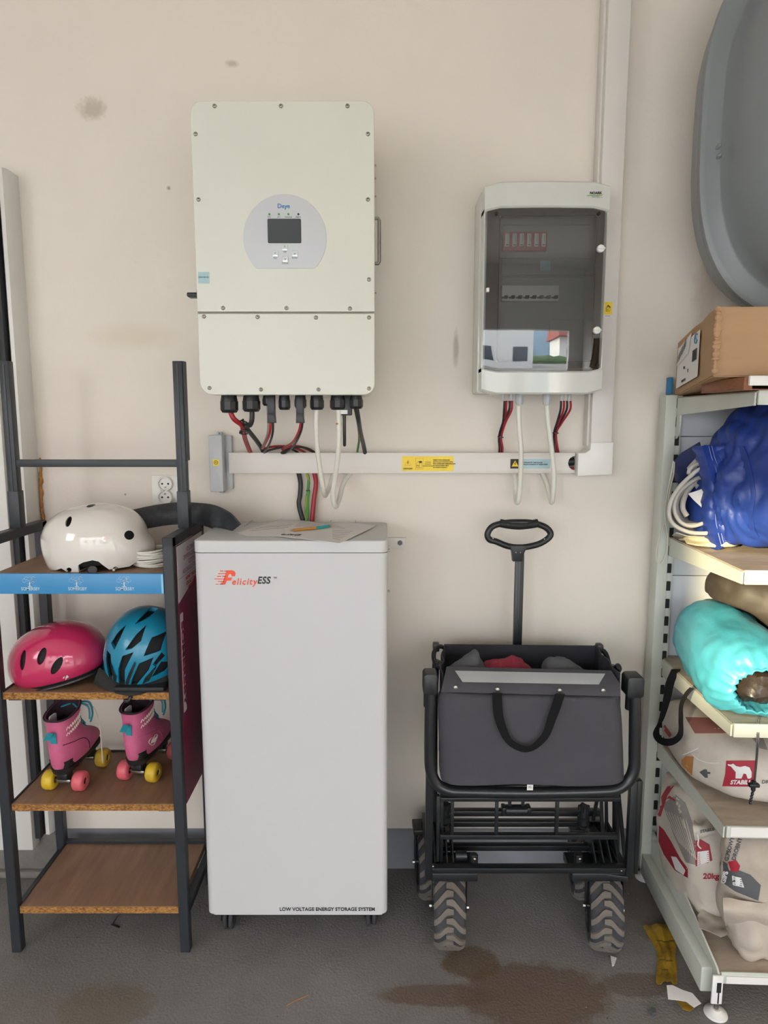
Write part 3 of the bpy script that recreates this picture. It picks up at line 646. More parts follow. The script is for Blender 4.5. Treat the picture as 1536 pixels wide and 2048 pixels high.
MB().box(BX0, BX0 + .008, 1.79, 1.84, WZ0 - .002, WZ1 + .002).box(BX1 - .008, BX1, 1.79, 1.84, WZ0 - .002, WZ1 + .002).build('side_rails', M_boxw, db)
# smoked door
gm = bpy.data.materials.new('smoked_door'); gm.use_nodes = True; N = gm.node_tree.nodes; L = gm.node_tree.links.new; N.remove(N['Principled BSDF'])
trn = N.new('ShaderNodeBsdfTransparent'); trn.inputs[0].default_value = (.55, .57, .58, 1)
glo = N.new('ShaderNodeBsdfGlossy'); glo.inputs['Roughness'].default_value = .015; fr = N.new('ShaderNodeFresnel'); fr.inputs['IOR'].default_value = 2.1
mxs = N.new('ShaderNodeMixShader'); L(fr.outputs[0], mxs.inputs[0]); L(trn.outputs[0], mxs.inputs[1]); L(glo.outputs[0], mxs.inputs[2]); L(mxs.outputs[0], N['Material Output'].inputs[0])
rows = []; NZ = 30
for k in range(NZ + 1):
    v = k / NZ; row = []
    for i in range(33):
        x = BX0 + .003 + (BX1 - BX0 - .006) * i / 32; u = min(1, min(i, 32 - i) / 4); e = 1 - u
        zt = WZ1 - .008 * e; zb = WZ0 + .008 * e
        row.append(V((x, bow(x, .010) + .003 + .004 * (abs(v * 2 - 1) ** 6), zb + (zt - zb) * v)))
    rows.append(row)
door = MB().sheet(rows).build('smoked_door', gm, db, ang=60)
dark = mat('smoked_frame', '3A3F42', .2, var=.05)
fx0, fx1, fz0, fz1 = at(998, 0, Y=1.79).x + .0, at(1192, 500, Y=1.79).x, at(1090, 724, Y=1.79).z, at(1090, 432, Y=1.79).z
fx0 = at(998, 500, Y=1.79).x
fr_ = [V((x, bow(x, .010) + .009, z)) for x, z in rrect(fx0, fx1, fz0, fz1, .010, 4)]
MB().tube(fr_, .0016, n=6, smooth=False, closed=True).build('door_rib', M_slot, door)
fo = MB(); ou = chamf(BX0 + .006, BX1 - .006, WZ0, WZ1, .03, .008)
for (xa, xb, za, zb) in ((BX0 + .006, fx0, WZ0, WZ1), (fx1, BX1 - .006, WZ0, WZ1), (fx0, fx1, WZ0, fz0), (fx0, fx1, fz1, WZ1)):
    ns = 12; fo.sheet([[V((xa + (xb - xa) * i / ns, bow(xa + (xb - xa) * i / ns, .010) + .012, z)) for i in range(ns + 1)] for z in (za + (0.007 if za == WZ0 else 0), zb - (.007 if zb == WZ1 else 0))], .0015)
fo.build('door_frame', dark, db)
MB().box(fx0 - .012, fx1 + .012, 1.822, 1.828, fz0 - .012, fz1 + .012).build('inner_panel', M_inner, db)
# breakers
X0, X1, Z0, Z1 = px_box(1006, 465, 1092, 502, 1.81)
bb = MB().box(X0, X1, 1.803, 1.825, Z0, Z1, b=.001).build('surge_arrester_block', M_redbr, db)
for i in range(6):
    x = X0 + (X1 - X0) * (i + .5) / 6
    m = MB().box(x - .0055, x + .0055, 1.798, 1.803, Z0 + .008, Z1 - .005, b=.0008).build('arrester_module', M_whitepl, bb)
    MB().box(x - .003, x + .004, 1.7972, 1.798, Z0 + .011, Z0 + .0135).build('arrester_mark', M_greyink, m)
    MB().box(x + .001, x + .0018, 1.7972, 1.798, Z0 + .018, Z0 + .036).build('arrester_mark', M_greyink, m)
X0, X1, Z0, Z1 = px_box(1004, 571, 1117, 602, 1.81)
bb = MB().box(X0, X1, 1.808, 1.825, Z0, Z1, b=.001).build('breaker_row', M_whitepl, db)
MB().box(X0, X1 - .002, 1.806, 1.809, Z0 + .006, Z0 + .010).build('breaker_recess', M_ink, bb)
for i in range(8):
    x = X0 + (X1 - X0) * (i + .5) / 8
    MB().box(x - .0045, x + .0045, 1.796, 1.808, Z0 + .005, Z0 + .012, b=.0008).build('breaker_lever', M_slot, bb)
    MB().box(x + .005, x + .0075, 1.8055, 1.808, Z0 + .005, Z0 + .014).build('breaker_divider', M_whitepl, bb)
for (x0, y0, x1, y1) in ((1006, 448, 1180, 450), (1002, 552, 1190, 554), (1000, 516, 1185, 517), (1100, 640, 1190, 720)):
    X0, X1, Z0, Z1 = px_box(x0, y0, x1, y1, 1.82); MB().box(X0, X1, 1.818, 1.823, Z0, Z1, b=.0006).build('panel_rib', M_inner, db)
X0, X1, Z0, Z1 = px_box(1003, 520, 1186, 550, 1.82); MB().box(X0, X1, 1.819, 1.824, Z0, Z1, b=.001).build('blank_strip', M_inner, db)
X0, X1, Z0, Z1 = px_box(1080, 522, 1100, 542, 1.82); MB().box(X0, X1, 1.8175, 1.819, Z0, Z1).build('small_label', M_lightbluesticker, db)
for q in ((1203, 496), (1195, 660)):
    p = at(*q, Y=1.775); y = bow(p.x, .010) + .003
    lt = MB().lathe([(.0095, .004), (.0095, -.004), (.0085, -.006), (.0001, -.006)], (p.x, y, p.z), (0, 1, 0), n=24).build('latch', M_whitepl, db)
    MB().box(p.x - .009, p.x + .010, y - .009, y - .005, p.z - .0018, p.z + .0018, b=.0008).build('latch_grip', M_whitepl, lt)
for q in ((993, 426), (1199, 426), (1196, 730)):
    p = at(*q, Y=1.78); MB().cyl((p.x, bow(p.x) + .002, p.z), (p.x, bow(p.x) + .0065, p.z), .004, n=12).build('door_screw', M_slot, db)
p = at(975, 580, Y=1.78); MB().box(p.x - .003, p.x + .004, 1.775, 1.79, p.z - .005, p.z + .005, b=.001).build('hinge', M_whitepl, db)
a = at(1190, 387, Y=1.77); y = bow(a.x) - .0004
lg = MB().prism(rrect(a.x - .022, a.x + .023, a.z - .0075, a.z + .0075, .003), 1, y - .001, y + .003).build('badge', M_boxw, db)
text('NOARK', (a.x + .004, y - .0014, a.z + .003), .0085, M_ink, lg, off=.0004, name='logo')
MB().box(a.x - .017, a.x + .020, y - .0014, y - .001, a.z - .0035, a.z - .0018).build('logo_line', M_green, lg)
text('ELECTRIC', (a.x + .004, y - .0014, a.z - .0055), .0042, M_greyink, lg)
for (px, r, h) in ((1006, .006, 803), (1022, .006, 803), (1039, .0115, 812), (1094, .0120, 812), (1125, .006, 805), (1139, .006, 805)):
    p = at(px, h, Y=1.84); hh = BZ0 - p.z + .002
    MB().lathe([(r * .85, 0), (r, -hh * .2), (r, -hh * .65), (r * .8, -hh), (r * .5, -hh)], (p.x, 1.845, BZ0 + .006), n=10).build('cable_gland', M_grey_pl, db, ang=25)

# ------------------------------------------------------------------ energy storage cabinet
CX0, CX1, CY0, CY1, CZ0, CZ1, CZL = -.4555, .0095, 1.60, 1.895, .099, 1.087, 1.0575
cb = thing('storage_cabinet', 'tall white energy storage cabinet on casters', 'cabinet', ((CX0 + CX1) / 2, 1.75, 0))
def rr2(x0, x1, y0, y1, r): return rrect(x0, x1, y0, y1, r)
bdy = MB().prism(rrect(CX0 + .001, CX1 - .001, CY0 + .001, CY1, .017, rr=(.004, .004, .017, .017)), 2, CZ0, CZL - .0012, bev=0)
bm_ = bdy.bm; bmesh.ops.bevel(bm_, geom=[e for e in bm_.edges if all(abs(v.co.z - CZ0) < 1e-5 for v in e.verts)], offset=.012, segments=4, affect='EDGES')
bdy.build('body', M_cab, cb, ang=40)
MB().prism(rrect(CX0 + .004, CX1 - .004, CY0 + .004, CY1 - .002, .014), 2, CZL - .002, CZL + .002).build('lid_gap', M_seam, cb)
MB().prism(rrect(CX0, CX1, CY0, CY1, .018), 2, CZ1, CZL + .0008, bev=.003, seg=3).build('lid', M_cab, cb)
# top plate seam lines
for (q0, q1) in (((505, 1040), (489, 1052)), ((663, 1040), (661, 1044)), ((712, 1040), (710, 1052))):
    a, b = at(*q0, Z=CZ1), at(*q1, Z=CZ1); MB().bar(a, b, .0008, .0006).build('lid_seam', M_seam, cb)
for i, q in enumerate(((455, 1868), (742, 1860))):
    p = at(*q, Z=0); y = p.y + .03
    cs = MB().lathe([(.032, 0), (.034, -.006), (.018, -.012)], (p.x, y + .03, CZ0), n=16).box(p.x - .019, p.x - .015, y - .02, y + .035, .03, .09, b=.001).box(p.x + .015, p.x + .019, y - .02, y + .035, .03, .09, b=.001).build('caster', M_blk, cb)
    for dx in (-.013, 0.003): MB().lathe([(.012, 0), (.030, 0), (.033, .003), (.033, .008), (.030, .011), (.012, .011)], (p.x + dx, y, .033), (1, 0, 0), n=28, closed=True).build('caster_wheel', M_tyre, cs)
for x in (CX0 + .06, CX1 - .05):
    cs = MB().box(x - .018, x + .018, 1.82, 1.87, .03, CZ0, b=.002).build('caster', M_blk, cb)
    MB().lathe([(.001, -.012), (.033, -.012), (.033, .012), (.001, .012)], (x, 1.845, .033), (1, 0, 0), n=24).build('caster_wheel', M_tyre, cs)
Y = CY0 + .0006
# logo: slanted F with speed lines, lettering
def lp(u, v): return at(420 + u * 150 / 1536, 1130 + v * 55 / 563, Y=Y)
F_ = [(340, 112), (450, 108), (500, 128), (522, 175), (510, 232), (448, 228), (440, 195), (410, 182), (378, 205), (362, 258), (445, 258), (432, 318), (345, 318), (312, 398), (205, 396), (262, 350), (300, 240), (330, 150)]
MB().prism([(lp(*q).x, lp(*q).z) for q in F_], 1, Y - .0008, Y).build('logo', M_orange, cb)
ln_ = MB()
for (u0, u1, v) in ((205, 268, 124), (290, 360, 122), (165, 330, 177), (145, 225, 231), (250, 320, 231), (88, 310, 285), (160, 300, 338), (115, 172, 390), (195, 270, 390)):
    a, b = lp(u0, v), lp(u1, v); ln_.box(a.x, b.x, Y - .0008, Y, a.z - .0009, a.z + .0009)
ln_.build('logo', M_orange, cb)
a = lp(440, 345); text('elicity', (a.x, Y - .0005, a.z), .0225, M_orange, cb, align='LEFT', shear=.22, off=.0003, wx=.93, space=1.18, name='logo')
a = lp(965, 318); text('ESS', (a.x, Y - .0005, a.z), .0240, M_ink, cb, align='LEFT', shear=.22, off=.0006, wx=.86, space=1.08, name='logo')
a = lp(1335, 262); text('TM', (a.x, Y - .0005, a.z), .006, M_ink, cb, name='logo')
a = at(654.5, 1818.5, Y=Y); text('LOW VOLTAGE ENERGY STORAGE SYSTEM', (a.x, Y - .0005, a.z), .0136, M_ink, cb, off=.0003, wx=.93)
for (q, r) in (((779, 1094), .003), ((779, 1100), .003), ((777, 1182), .0025)):
    p = at(*q, Y=1.64); MB().cyl((CX1 - .002, 1.64, p.z), (CX1 + .005, 1.64, p.z), r, n=10).build('side_bolt', M_screw, cb)
wb = thing('wall_bracket', 'small white wall bracket plate with a bolt right of the storage cabinet', 'bracket', at(800, 1097, Y=WY))
X0, X1, Z0, Z1 = px_box(770, 1076, 812, 1097, 1.93); MB().box(X0, X1, 1.932, WY - .0005, Z0, Z1, b=.001).build('plate', M_pvc, wb)
p = at(800, 1086, Y=1.93); MB().lathe([(.008, 0), (.008, .001), (.0042, .001), (.0042, .004), (.0001, .004)], (p.x, 1.932, p.z), (0, -1, 0), n=6).build('bolt', M_greyink, wb)

# papers, pencil
def paper(name, label, pts, z, m, lines=()):
    r = thing(name, label, 'paper', at(*pts[0], Z=z)); P = [at(*p, Z=z) for p in pts]
    o = MB().prism([(p.x, p.y) for p in P], 2, z, z + .0007); o.build('sheet', m, r)
    for (a, b) in lines: MB().bar(at(*a, Z=z) + V((0, 0, .0009)), at(*b, Z=z) + V((0, 0, .0009)), .0012, .0004).build('print_line', M_paper2, r)
    return r
ls = [((490, 1066 - i * 2.4 + 6), (560 + i * 4, 1062 - i * 2.4 + 5)) for i in range(5)]
paper('paper_sheet', 'printed white sheet under the others, nearer the mudguard', [(474, 1066), (560, 1040), (665, 1047), (640, 1066), (560, 1073), (492, 1072)], CZ1 + .0008, M_paper, [((500, 1062), (600, 1053)), ((510, 1058), (605, 1050)), ((520, 1055), (612, 1047))])
ps = paper('paper_sheet', 'printed white sheet on top with a dark logo, overhanging the cabinet front', [(548, 1072), (600, 1041), (744, 1056), (679, 1087), (640, 1082)], CZ1 + .0022, M_paper, [((665 + i * 0, 1062 + i * 3), (705 - i * 5, 1063 + i * 3.4)) for i in range(6)] + [((590 + i * 3, 1053 - i * 2.5), (690 - i * 6, 1057 - i * 2.2)) for i in range(5)])
text('Deye', at(583, 1070, Z=CZ1 + .003) + V((0, 0, .0008)), .024, M_ink, ps, M=Matrix.Rotation(R(176), 4, 'Z'), shear=.2)
ps = paper('paper_sheet', 'blank white sheet corner showing at the right of the pile', [(700, 1058), (746, 1055), (752, 1052), (690, 1044), (650, 1050)], CZ1 + .0014, M_paper)
pe = thing('pencil', 'two-tone pencil, orange and turquoise, on the papers', 'pencil', at(620, 1056, Z=CZ1))
a, m_, b = at(588, 1060, Z=CZ1 + .0075), at(632, 1056, Z=CZ1 + .0075), at(658, 1052, Z=CZ1 + .0075)
MB().cyl(a, m_, .0038, n=8).build('orange_half', mat('pencil_orange', 'C08A3A', .4), pe); MB().cyl(m_, b, .0038, n=8).build('turquoise_half', mat('pencil_turquoise', '2FA8A8', .4), pe)
dd = (a - m_).normalized(); MB().cyl(a, a + dd * .012, .0038, .0008, n=8).build('tip', M_card, pe); MB().cyl(b, b - dd * .007, .0038, .0032, n=8).build('tip', M_card, pe)

# mudguard: trough shaped strip bridging rack and cabinet
def gutter(path, widths, ups, arc=.35):
    P = catmull(path, 8); Wd = catmull(widths, 8); U = catmull(ups, 8); rings = []
    for p, w_, u in zip(P, Wd, U):
        outer = []; inner = []
        for j in range(9):
            t = j / 8 * 2 - 1; h = (1 - t * t)
            outer.append(p + w_ * t + u * h); inner.append(p + w_ * t * .95 + u * (h - .16))
        rings.append(outer + inner[::-1])
    return MB().loft(rings)
pth = [at(250, 1045, Y=1.80), at(300, 1034, Y=1.82), at(350, 1027, Y=1.84), at(400, 1028, Y=1.83), at(428, 1034, Y=1.80), at(450, 1044, Y=1.77), at(467, 1060, Y=1.73)]
wd = [V((0, .012, .029))] * 3 + [V((.002, .008, .029)), V((.006, 0, .031)), V((.018, -.016, .027)), V((.024, -.022, .018))]
up = [V((0, -.012, .008))] * 4 + [V((.006, -.01, .014)), V((.010, 0, .014)), V((.014, 0, .010))]
fd = gutter(pth, wd, up)
tag(fd.build('mudguard', M_rub, None, ang=50), 'curved dark plastic mudguard reaching from the rack onto the white cabinet', 'mudguard')

# ------------------------------------------------------------------ black rack on the left
RX0, RX1, RF, RB = -.967, -.504, 1.60, 1.885      # outer left/right, front, back
T = .025
rk = thing('display_rack', 'black steel display rack with chipboard shelves and a blue front strip', 'rack', ((RX0 + RX1) / 2, 1.74, 0))
for nm, x in (('left', RX0 + T / 2), ('right', RX1 - T / 2)):
    MB().bar((x, RF + T / 2, 0), (x, RF + T / 2, 1.094), T, b=.002).build('front_post', M_frame, rk)
    MB().bar((x, RB - T / 2, 0), (x, RB - T / 2, 1.094), T, b=.002).build('rear_post', M_frame, rk)
    MB().bar((x, RF, 1.082), (x, RB, 1.082), T, b=.002).build('top_rail', M_frame, rk)
    MB().bar((x, RF + T, .105), (x, RB - T, .105), T * .8, b=.002).build('bottom_rail', M_frame, rk)
    ux = x + (.001 if nm == 'left' else -.002)
    MB().box(ux - .014, ux + .014, 1.742, 1.77, 1.094, 1.19, b=.001).build('upright_sleeve', M_frame, rk)
    MB().box(ux - .012, ux + .012, 1.744, 1.768, 1.10, 1.518, b=.0015).box(ux - .002, ux + .002, 1.7425, 1.744, 1.19, 1.51).build('upright', M_frame, rk)
    if nm == 'right': MB().box(ux + .007, ux + .0145, 1.75, 1.775, 1.268, 1.518).build('upright_flange', M_frame, rk)
MB().box(RX0 + .02, RX1 - .02, 1.746, 1.766, 1.252, 1.2705, b=.001).build('cross_rail', M_frame, rk)
MB().box(RX0 + T, RX1 - T, RB - .016, RB, .112, .135).build('rear_rail', M_frame, rk)
SX0, SX1 = RX0 + T + .002, RX1 - T - .002
for i, (zt, th) in enumerate(((1.005, .017), (.7055, .0185), (.4105, .0185), (.1265, .019))):
    yf = RF + .008 if i else RF + .012
    b_ = MB().box(SX0, SX1, yf, RB - .004, zt - th, zt, b=.0006, seg=1).build('shelf', M_lam, rk)
    MB().box(SX0, SX1, yf - .0012, yf, zt - th + .0005, zt - .0012).build('chipboard_edge', M_chip, b_)
    MB().box(SX0 + .01, SX0 + .04, yf + .004, yf + .03, zt - th - .004, zt - th).box(SX1 - .04, SX1 - .01, yf + .004, yf + .03, zt - th - .004, zt - th).build('shelf_clip', M_frame, b_)
    if i: MB().box(SX0 - .004, SX0, yf, RB, zt - th, zt + .003).box(SX0, SX1, RB - .004, RB, zt - th, zt + .004).build('shelf_rim', M_frame, b_)
sp = MB().box(RX0 - .02, SX1 + .001, RF + .001, RF + .010, .9565, 1.006, b=.001).build('front_strip', M_bluestrip, rk)
MB().box(SX1 - .004, SX1 + .0012, RF + .0005, RF + .001, .958, 1.004).build('strip_end', mat('strip_end_clear', '7FC0E0', .3), sp)
for px in (59, 153, 248):
    p = at(px, 1162, Y=RF); y = RF + .0004; tm = MB(); rnd = random.Random(3)
    for (dx, dz, r) in ((-.012, .0, .0065), (.0, .006, .0075), (.012, .001, .0065), (-.002, -.003, .006), (.007, -.004, .0045), (-.008, .006, .005), (.009, .007, .0045)):
        a0 = rnd.uniform(0, 6); tm.tube([(p.x + dx + r * math.cos(a0 + k * .9) * (1 - k * .07), y, p.z + dz + r * .8 * math.sin(a0 + k * .9) * (1 - k * .07)) for k in range(7)], .0007, n=5, k=3, flat=.5)
    tm.box(p.x - .0012, p.x + .0012, y - .0008, y + .0002, p.z - .013, p.z - .003).box(p.x - .005, p.x + .005, y - .0008, y + .0002, p.z - .0142, p.z - .013)
    tm.build('tree_logo', M_printw, sp)
    text('SOMERSBY', (p.x + .001, y, at(px, 1178, Y=RF).z), .0115, M_printw, sp, off=.00005, wx=.82, name='logo')
# advert panel on the right side of the rack
AX = RX1 - .002; DX = AX + .003
ad = MB().prism([(RF + T + .002, 1.066), (RB - T, 1.068), (RB - T, .40), (RF + T + .002, .40)], 0, AX - .002, AX + .002).build('advert_panel', M_ad_red, rk)
MB().prism([(RF + T + .004, 1.066), (RB - T - .002, 1.068), (RB - T - .002, .975), (RF + T + .004, .925)], 0, AX + .002, AX + .0028).build('warning_field', M_ad_white, ad)
SIDE = Matrix.Rotation(R(90), 4, 'Z') @ FACE      # text reading along +Y, facing +X
for z, s in ((1.045, '1/2 LITRA PIWA'), (1.028, 'ZAWIERA 25 GRAMÓW'), (1.011, 'CZYSTEGO'), (.994, 'ALKOHOLU ETYLOWEGO')):
    text(s, (DX, 1.76, z), .017, M_ad_ink, ad, M=SIDE, wx=.9)
MB().box(AX + .0028, DX + .0002, RF + T + .006, RB - T - .004, .983, .984).build('divider_line', M_ad_ink, ad)
for z, s in ((.972, 'NAWET TAKA ILOŚĆ'), (.958, 'SZKODZI ZDROWIU'), (.945, 'I JEST GROŹNA')):
    text(s, (DX, 1.755, z), .014, M_sred, ad, M=SIDE, wx=.9)
vs_ = MB().box(AX + .002, DX - .0004, RF + T + .012, RF + T + .034, .64, .895).build('logo_band', M_ad_white, ad)
text('SOMERSBY', (DX, RF + T + .023, .765), .026, M_ad_red, vs_, M=SIDE @ Matrix.Rotation(R(-90), 4, 'Z'), off=.001, wx=1.75, name='logo')
# items on the rack -------------------------------------------------
def domex(ph, phm):
    return (1 - abs(math.sin(ph)) ** 2.3) ** (1 / 2.3) if ph > 0 else 1 - .10 * (ph / phm) ** 2
def dome(rx, ry, rz, zc=0, e=2.3, n=48, m=20, cut=-.35, thick=.006, taper=0):
    rings = []
    for i in range(m + 1):
        ph = math.asin(cut) + (math.pi / 2 - math.asin(cut)) * i / m; c = max(domex(ph, math.asin(cut)), .002); z = math.sin(ph) * rz + zc
        ring = []
        for j in range(n):
            a = 2 * math.pi * j / n; x = math.copysign(abs(math.cos(a)) ** (2 / e), math.cos(a)); y = math.copysign(abs(math.sin(a)) ** (2 / e), math.sin(a))
            ring.append(V((x * c * rx, y * c * ry * (1 - taper * x), z)))
        rings.append(ring)
    inner = [[p * (1 - thick / rx) for p in r] for r in rings][::-1]
    return MB().loft(rings + inner, closed=False)
def pxprism(pts, Y0, Y1, Yp): return MB().prism([(at(x, y, Y=Yp).x, at(x, y, Y=Yp).z) for x, y in pts], 1, Y0, Y1)
# white skate helmet
wh = thing('helmet', 'glossy white skate helmet on the top shelf of the rack', 'helmet', (-.72, 1.745, 1.005), 'helmets on the rack')
MW = Matrix.Translation((-.735, 1.716, 1.067)) @ Matrix.Rotation(R(-4), 4, 'Y')
d_ = dome(.130, .104, .094, cut=-.66, e=2.15, thick=.007); d_.xf(MW)
for v in d_.bm.verts:      # drawn-out brow at the back
    t = max(0, (v.co.x + .68) / .08); v.co.x += .022 * min(t, 1) ** 2 * max(0, min(1, (1.085 - v.co.z) / .03))
sh = d_.build('shell', M_whel, wh, ang=50)
YW = 1.62
cuts = [pxprism([(60, 1200), (60, 1147), (104, 1144), (120, 1138), (132, 1145), (158, 1148), (158, 1200)], 1.5, 1.98, YW),
        pxprism([(154, 1200), (157, 1130), (168, 1124), (186, 1120), (197, 1123), (218, 1146), (218, 1200)], 1.5, 1.98, YW),
        pxprism([(217, 1200), (217, 1150), (232, 1148), (244, 1142), (302, 1104), (345, 1104), (345, 1200)], 1.5, 1.98, YW)]
boolcut(sh, cuts)
holes = [MB().cyl(at(259, 1068, Y=1.58), at(258, 1072, Y=1.72), .0115, n=18), MB().ell(at(141, 1043, Y=1.645), .0085, .035, .0125, n=14), MB().ell(at(184, 1016, Y=1.695), .0135, .02, .010, n=14)]
for q in ((138, 1140), (231, 1138)): holes.append(MB().cyl(at(*q, Y=1.57), at(*q, Y=1.68), .0058, n=14))
boolcut(sh, holes)
l_ = dome(.121, .095, .084, cut=-.60, e=2.15, thick=.02); l_.xf(MW); l_.build('liner', M_linr, wh, ang=60)
for q in ((138, 1140), (231, 1138)):
    p = at(*q, Y=1.632); MB().cyl(p + V((0, -.012, 0)), p + V((0, .01, 0)), .003, n=10).build('rivet', M_steel, wh)
MB().cyl(at(185, 1140, Y=1.618), at(185, 1140, Y=1.64), .012, n=18, bev=.002).build('size_dial', M_blk, wh)
# coil of white cable
co_ = MB(); c = V((at(300, 1130, Y=1.70).x, 1.71, 1.0))
rnd = random.Random(5)
for i in range(9):
    rx = .044 + rnd.uniform(-.003, .003); ox, oy = rnd.uniform(-.004, .004), rnd.uniform(-.004, .004)
    co_.tube([(c.x + ox + rx * math.cos(a), c.y + oy + .045 * math.sin(a), 1.0085 + .0048 * i + .0015 * math.sin(a * 2 + i)) for a in (2 * math.pi * k / 14 for k in range(14))], .0026, n=7, k=3, closed=True)
tag(co_.build('cable_coil', M_cabw, None), 'coiled thin white cable right of the white helmet', 'cable')

# pink child's helmet
pk = thing('helmet', 'shiny pink child bicycle helmet with oval vents', 'helmet', (-.84, 1.72, .7055), 'helmets on the rack')
MP = Matrix.Translation((-.847, 1.712, .745)) @ Matrix.Rotation(R(6), 4, 'Z') @ Matrix.Rotation(R(-13), 4, 'Y')
d_ = dome(.123, .096, .105, cut=-.26, e=2.15, thick=.006, taper=-.06); d_.xf(MP)
sh = d_.build('shell', M_pink, pk, ang=50)
def slot(px, py, w_, h_, tilt, Y, dy=.05):
    p = at(px, py, Y=Y); m = MB().ell((0, 0, 0), w_ / 2, dy, h_ / 2, n=16); return m.xf(Matrix.Translation(p) @ Matrix.Rotation(R(tilt), 4, 'Y'))
boolcut(sh, [slot(51, 1318, .017, .050, 4, 1.64), slot(88, 1310, .021, .042, 16, 1.635), slot(120, 1327, .021, .050, 30, 1.64), slot(170, 1260, .03, .014, 12, 1.72, .03), slot(131, 1248, .026, .012, 0, 1.73, .03)])
l_ = dome(.116, .090, .098, cut=-.40, e=2.15, thick=.02, taper=-.06); l_.xf(MP); l_.build('liner', M_linr, pk, ang=60)
MB().tube([MP @ V((.117 * math.copysign(abs(math.cos(a)) ** .93, math.cos(a)), .091 * math.copysign(abs(math.sin(a)) ** .93, math.sin(a)), -.036)) for a in (2 * math.pi * k / 32 for k in range(32))], .0045, n=8, k=2, closed=True).build('rim', M_blk, pk)
bv = MB(); bv.bm.from_mesh(sh.data); bmesh.ops.translate(bv.bm, verts=bv.bm.verts, vec=ORG[sh]); tree = bv.bvh()
for P_ in ([(124, 1374), (129, 1371), (129, 1352), (125, 1357)], [(131, 1367), (135, 1362), (135, 1356), (142, 1358), (134, 1350), (131, 1354)]): decal(P_, tree, M_lab, 'logo', pk, Y=1.63)
bv.bm.free()

# blue bicycle helmet
bh = thing('helmet', 'blue ribbed bicycle helmet with black peak', 'helmet', (-.59, 1.70, .7055), 'helmets on the rack')
MBH = Matrix.Translation((-.620, 1.712, .769)) @ Matrix.Rotation(R(12), 4, 'Y') @ Matrix.Rotation(R(12), 4, 'X')
d_ = dome(.102, .105, .124, cut=-.50, e=2.1, thick=.009); d_.xf(MBH)
sh = d_.build('shell', M_bhel, bh, ang=50)
c5 = lambda P_: [(x / 4.389, 1200 + y / 4.389) for x, y in P_]
vents = [[(1010, 350), (1060, 270), (1112, 222), (1090, 300), (1050, 388)], [(1165, 380), (1230, 280), (1288, 222), (1275, 320), (1210, 372)],
         [(960, 440), (1005, 460), (1018, 560), (1010, 700), (975, 640), (955, 520)], [(1216, 428), (1130, 460), (1095, 560), (1085, 720), (1135, 712), (1150, 560)],
         [(1372, 480), (1275, 515), (1215, 640), (1200, 690), (1240, 690), (1340, 570)], [(1208, 195), (1250, 130), (1322, 118), (1290, 165)],
         [(1322, 432), (1365, 310), (1450, 290), (1430, 410)], [(885, 520), (893, 640), (925, 712), (905, 560)], [(1385, 520), (1440, 440), (1462, 470), (1400, 535)], [(1375, 630), (1440, 520), (1500, 540), (1455, 600)]]
def grow(P_, k=1.16):
    cx, cy = sum(p[0] for p in P_) / len(P_), sum(p[1] for p in P_) / len(P_); return [(cx + (x - cx) * k, cy + (y - cy) * k) for x, y in P_]
boolcut(sh, [pxprism(c5(grow(P_)), 1.50, 1.715, 1.65) for P_ in vents])
l_ = dome(.091, .094, .112, cut=-.45, e=2.1, thick=.03); l_.xf(MBH); l_.build('liner', M_linr, bh, ang=60)
bv = MB(); bv.bm.from_mesh(sh.data); bmesh.ops.translate(bv.bm, verts=bv.bm.verts, vec=ORG[sh]); tree = bv.bvh()
# peak: curved visor along the lower front
pv = MB(); rows = []
for i in range(17):
    t = i / 16; x0 = 190 + 145 * t; yb = 1352 + 30 * math.sin(t * math.pi) + 6 * t; yt = yb
    top = at(200 + 132 * t, 1336 + 30 * math.sin(t * math.pi), Y=1.662 - .035 * math.sin(t * math.pi)); bot = at(190 + 148 * t, 1366 + 26 * math.sin(min(1, t * 1.05) * math.pi) + 0 * t, Y=1.645 - .045 * math.sin(t * math.pi))
    rows.append([top, top.lerp(bot, .5) + V((0, -.006, 0)), bot])
pv.sheet(rows, .004).build('peak', M_blkm, bh, ang=60)
pr_ = MB()
for P_ in ([(975, 760), (1000, 700), (930, 540), (915, 560), (925, 700), (940, 760)], [(1060, 790), (1110, 760), (1190, 560), (1178, 545), (1120, 660), (1085, 740)], [(1230, 760), (1290, 730), (1375, 600), (1350, 600), (1260, 700)]):
    pr_.poly([at(x / 4.389, 1200 + y / 4.389, Y=1.60) for x, y in P_])
project(pr_, tree, (0, 1, 0), off=.004)
bmesh.ops.recalc_face_normals(pr_.bm, faces=pr_.bm.faces); pr_.build('peak_arm', M_blkm, bh, ang=60)
MB().box(-.665, -.54, 1.60, 1.75, .7065, .722, b=.006).build('base_rim', M_blkm, bh)
MB().tube([at(262, 1386, Y=1.612), at(261, 1394, Y=1.603), at(256, 1402, Y=1.600)], .005, n=8).box(*[at(248, 1396, Y=1.6).x, at(258, 1396, Y=1.6).x, 1.594, 1.602, at(248, 1404, Y=1.6).z, at(248, 1398, Y=1.6).z], b=.001).build('chin_buckle', M_blk, bh)
mk = MB(); me = textmesh('BERGAMONT', .0085, wx=1, off=.0002, ext=0)
me.transform(Matrix.Translation(at(211, 1300, Y=1.66)) @ Matrix.Rotation(R(-76), 4, 'Y') @ FACE); merge(mk, me)
project(mk, tree, (0, 1, 0), off=.001, cell=.02).build('logo', M_lab, bh); bv.bm.free()

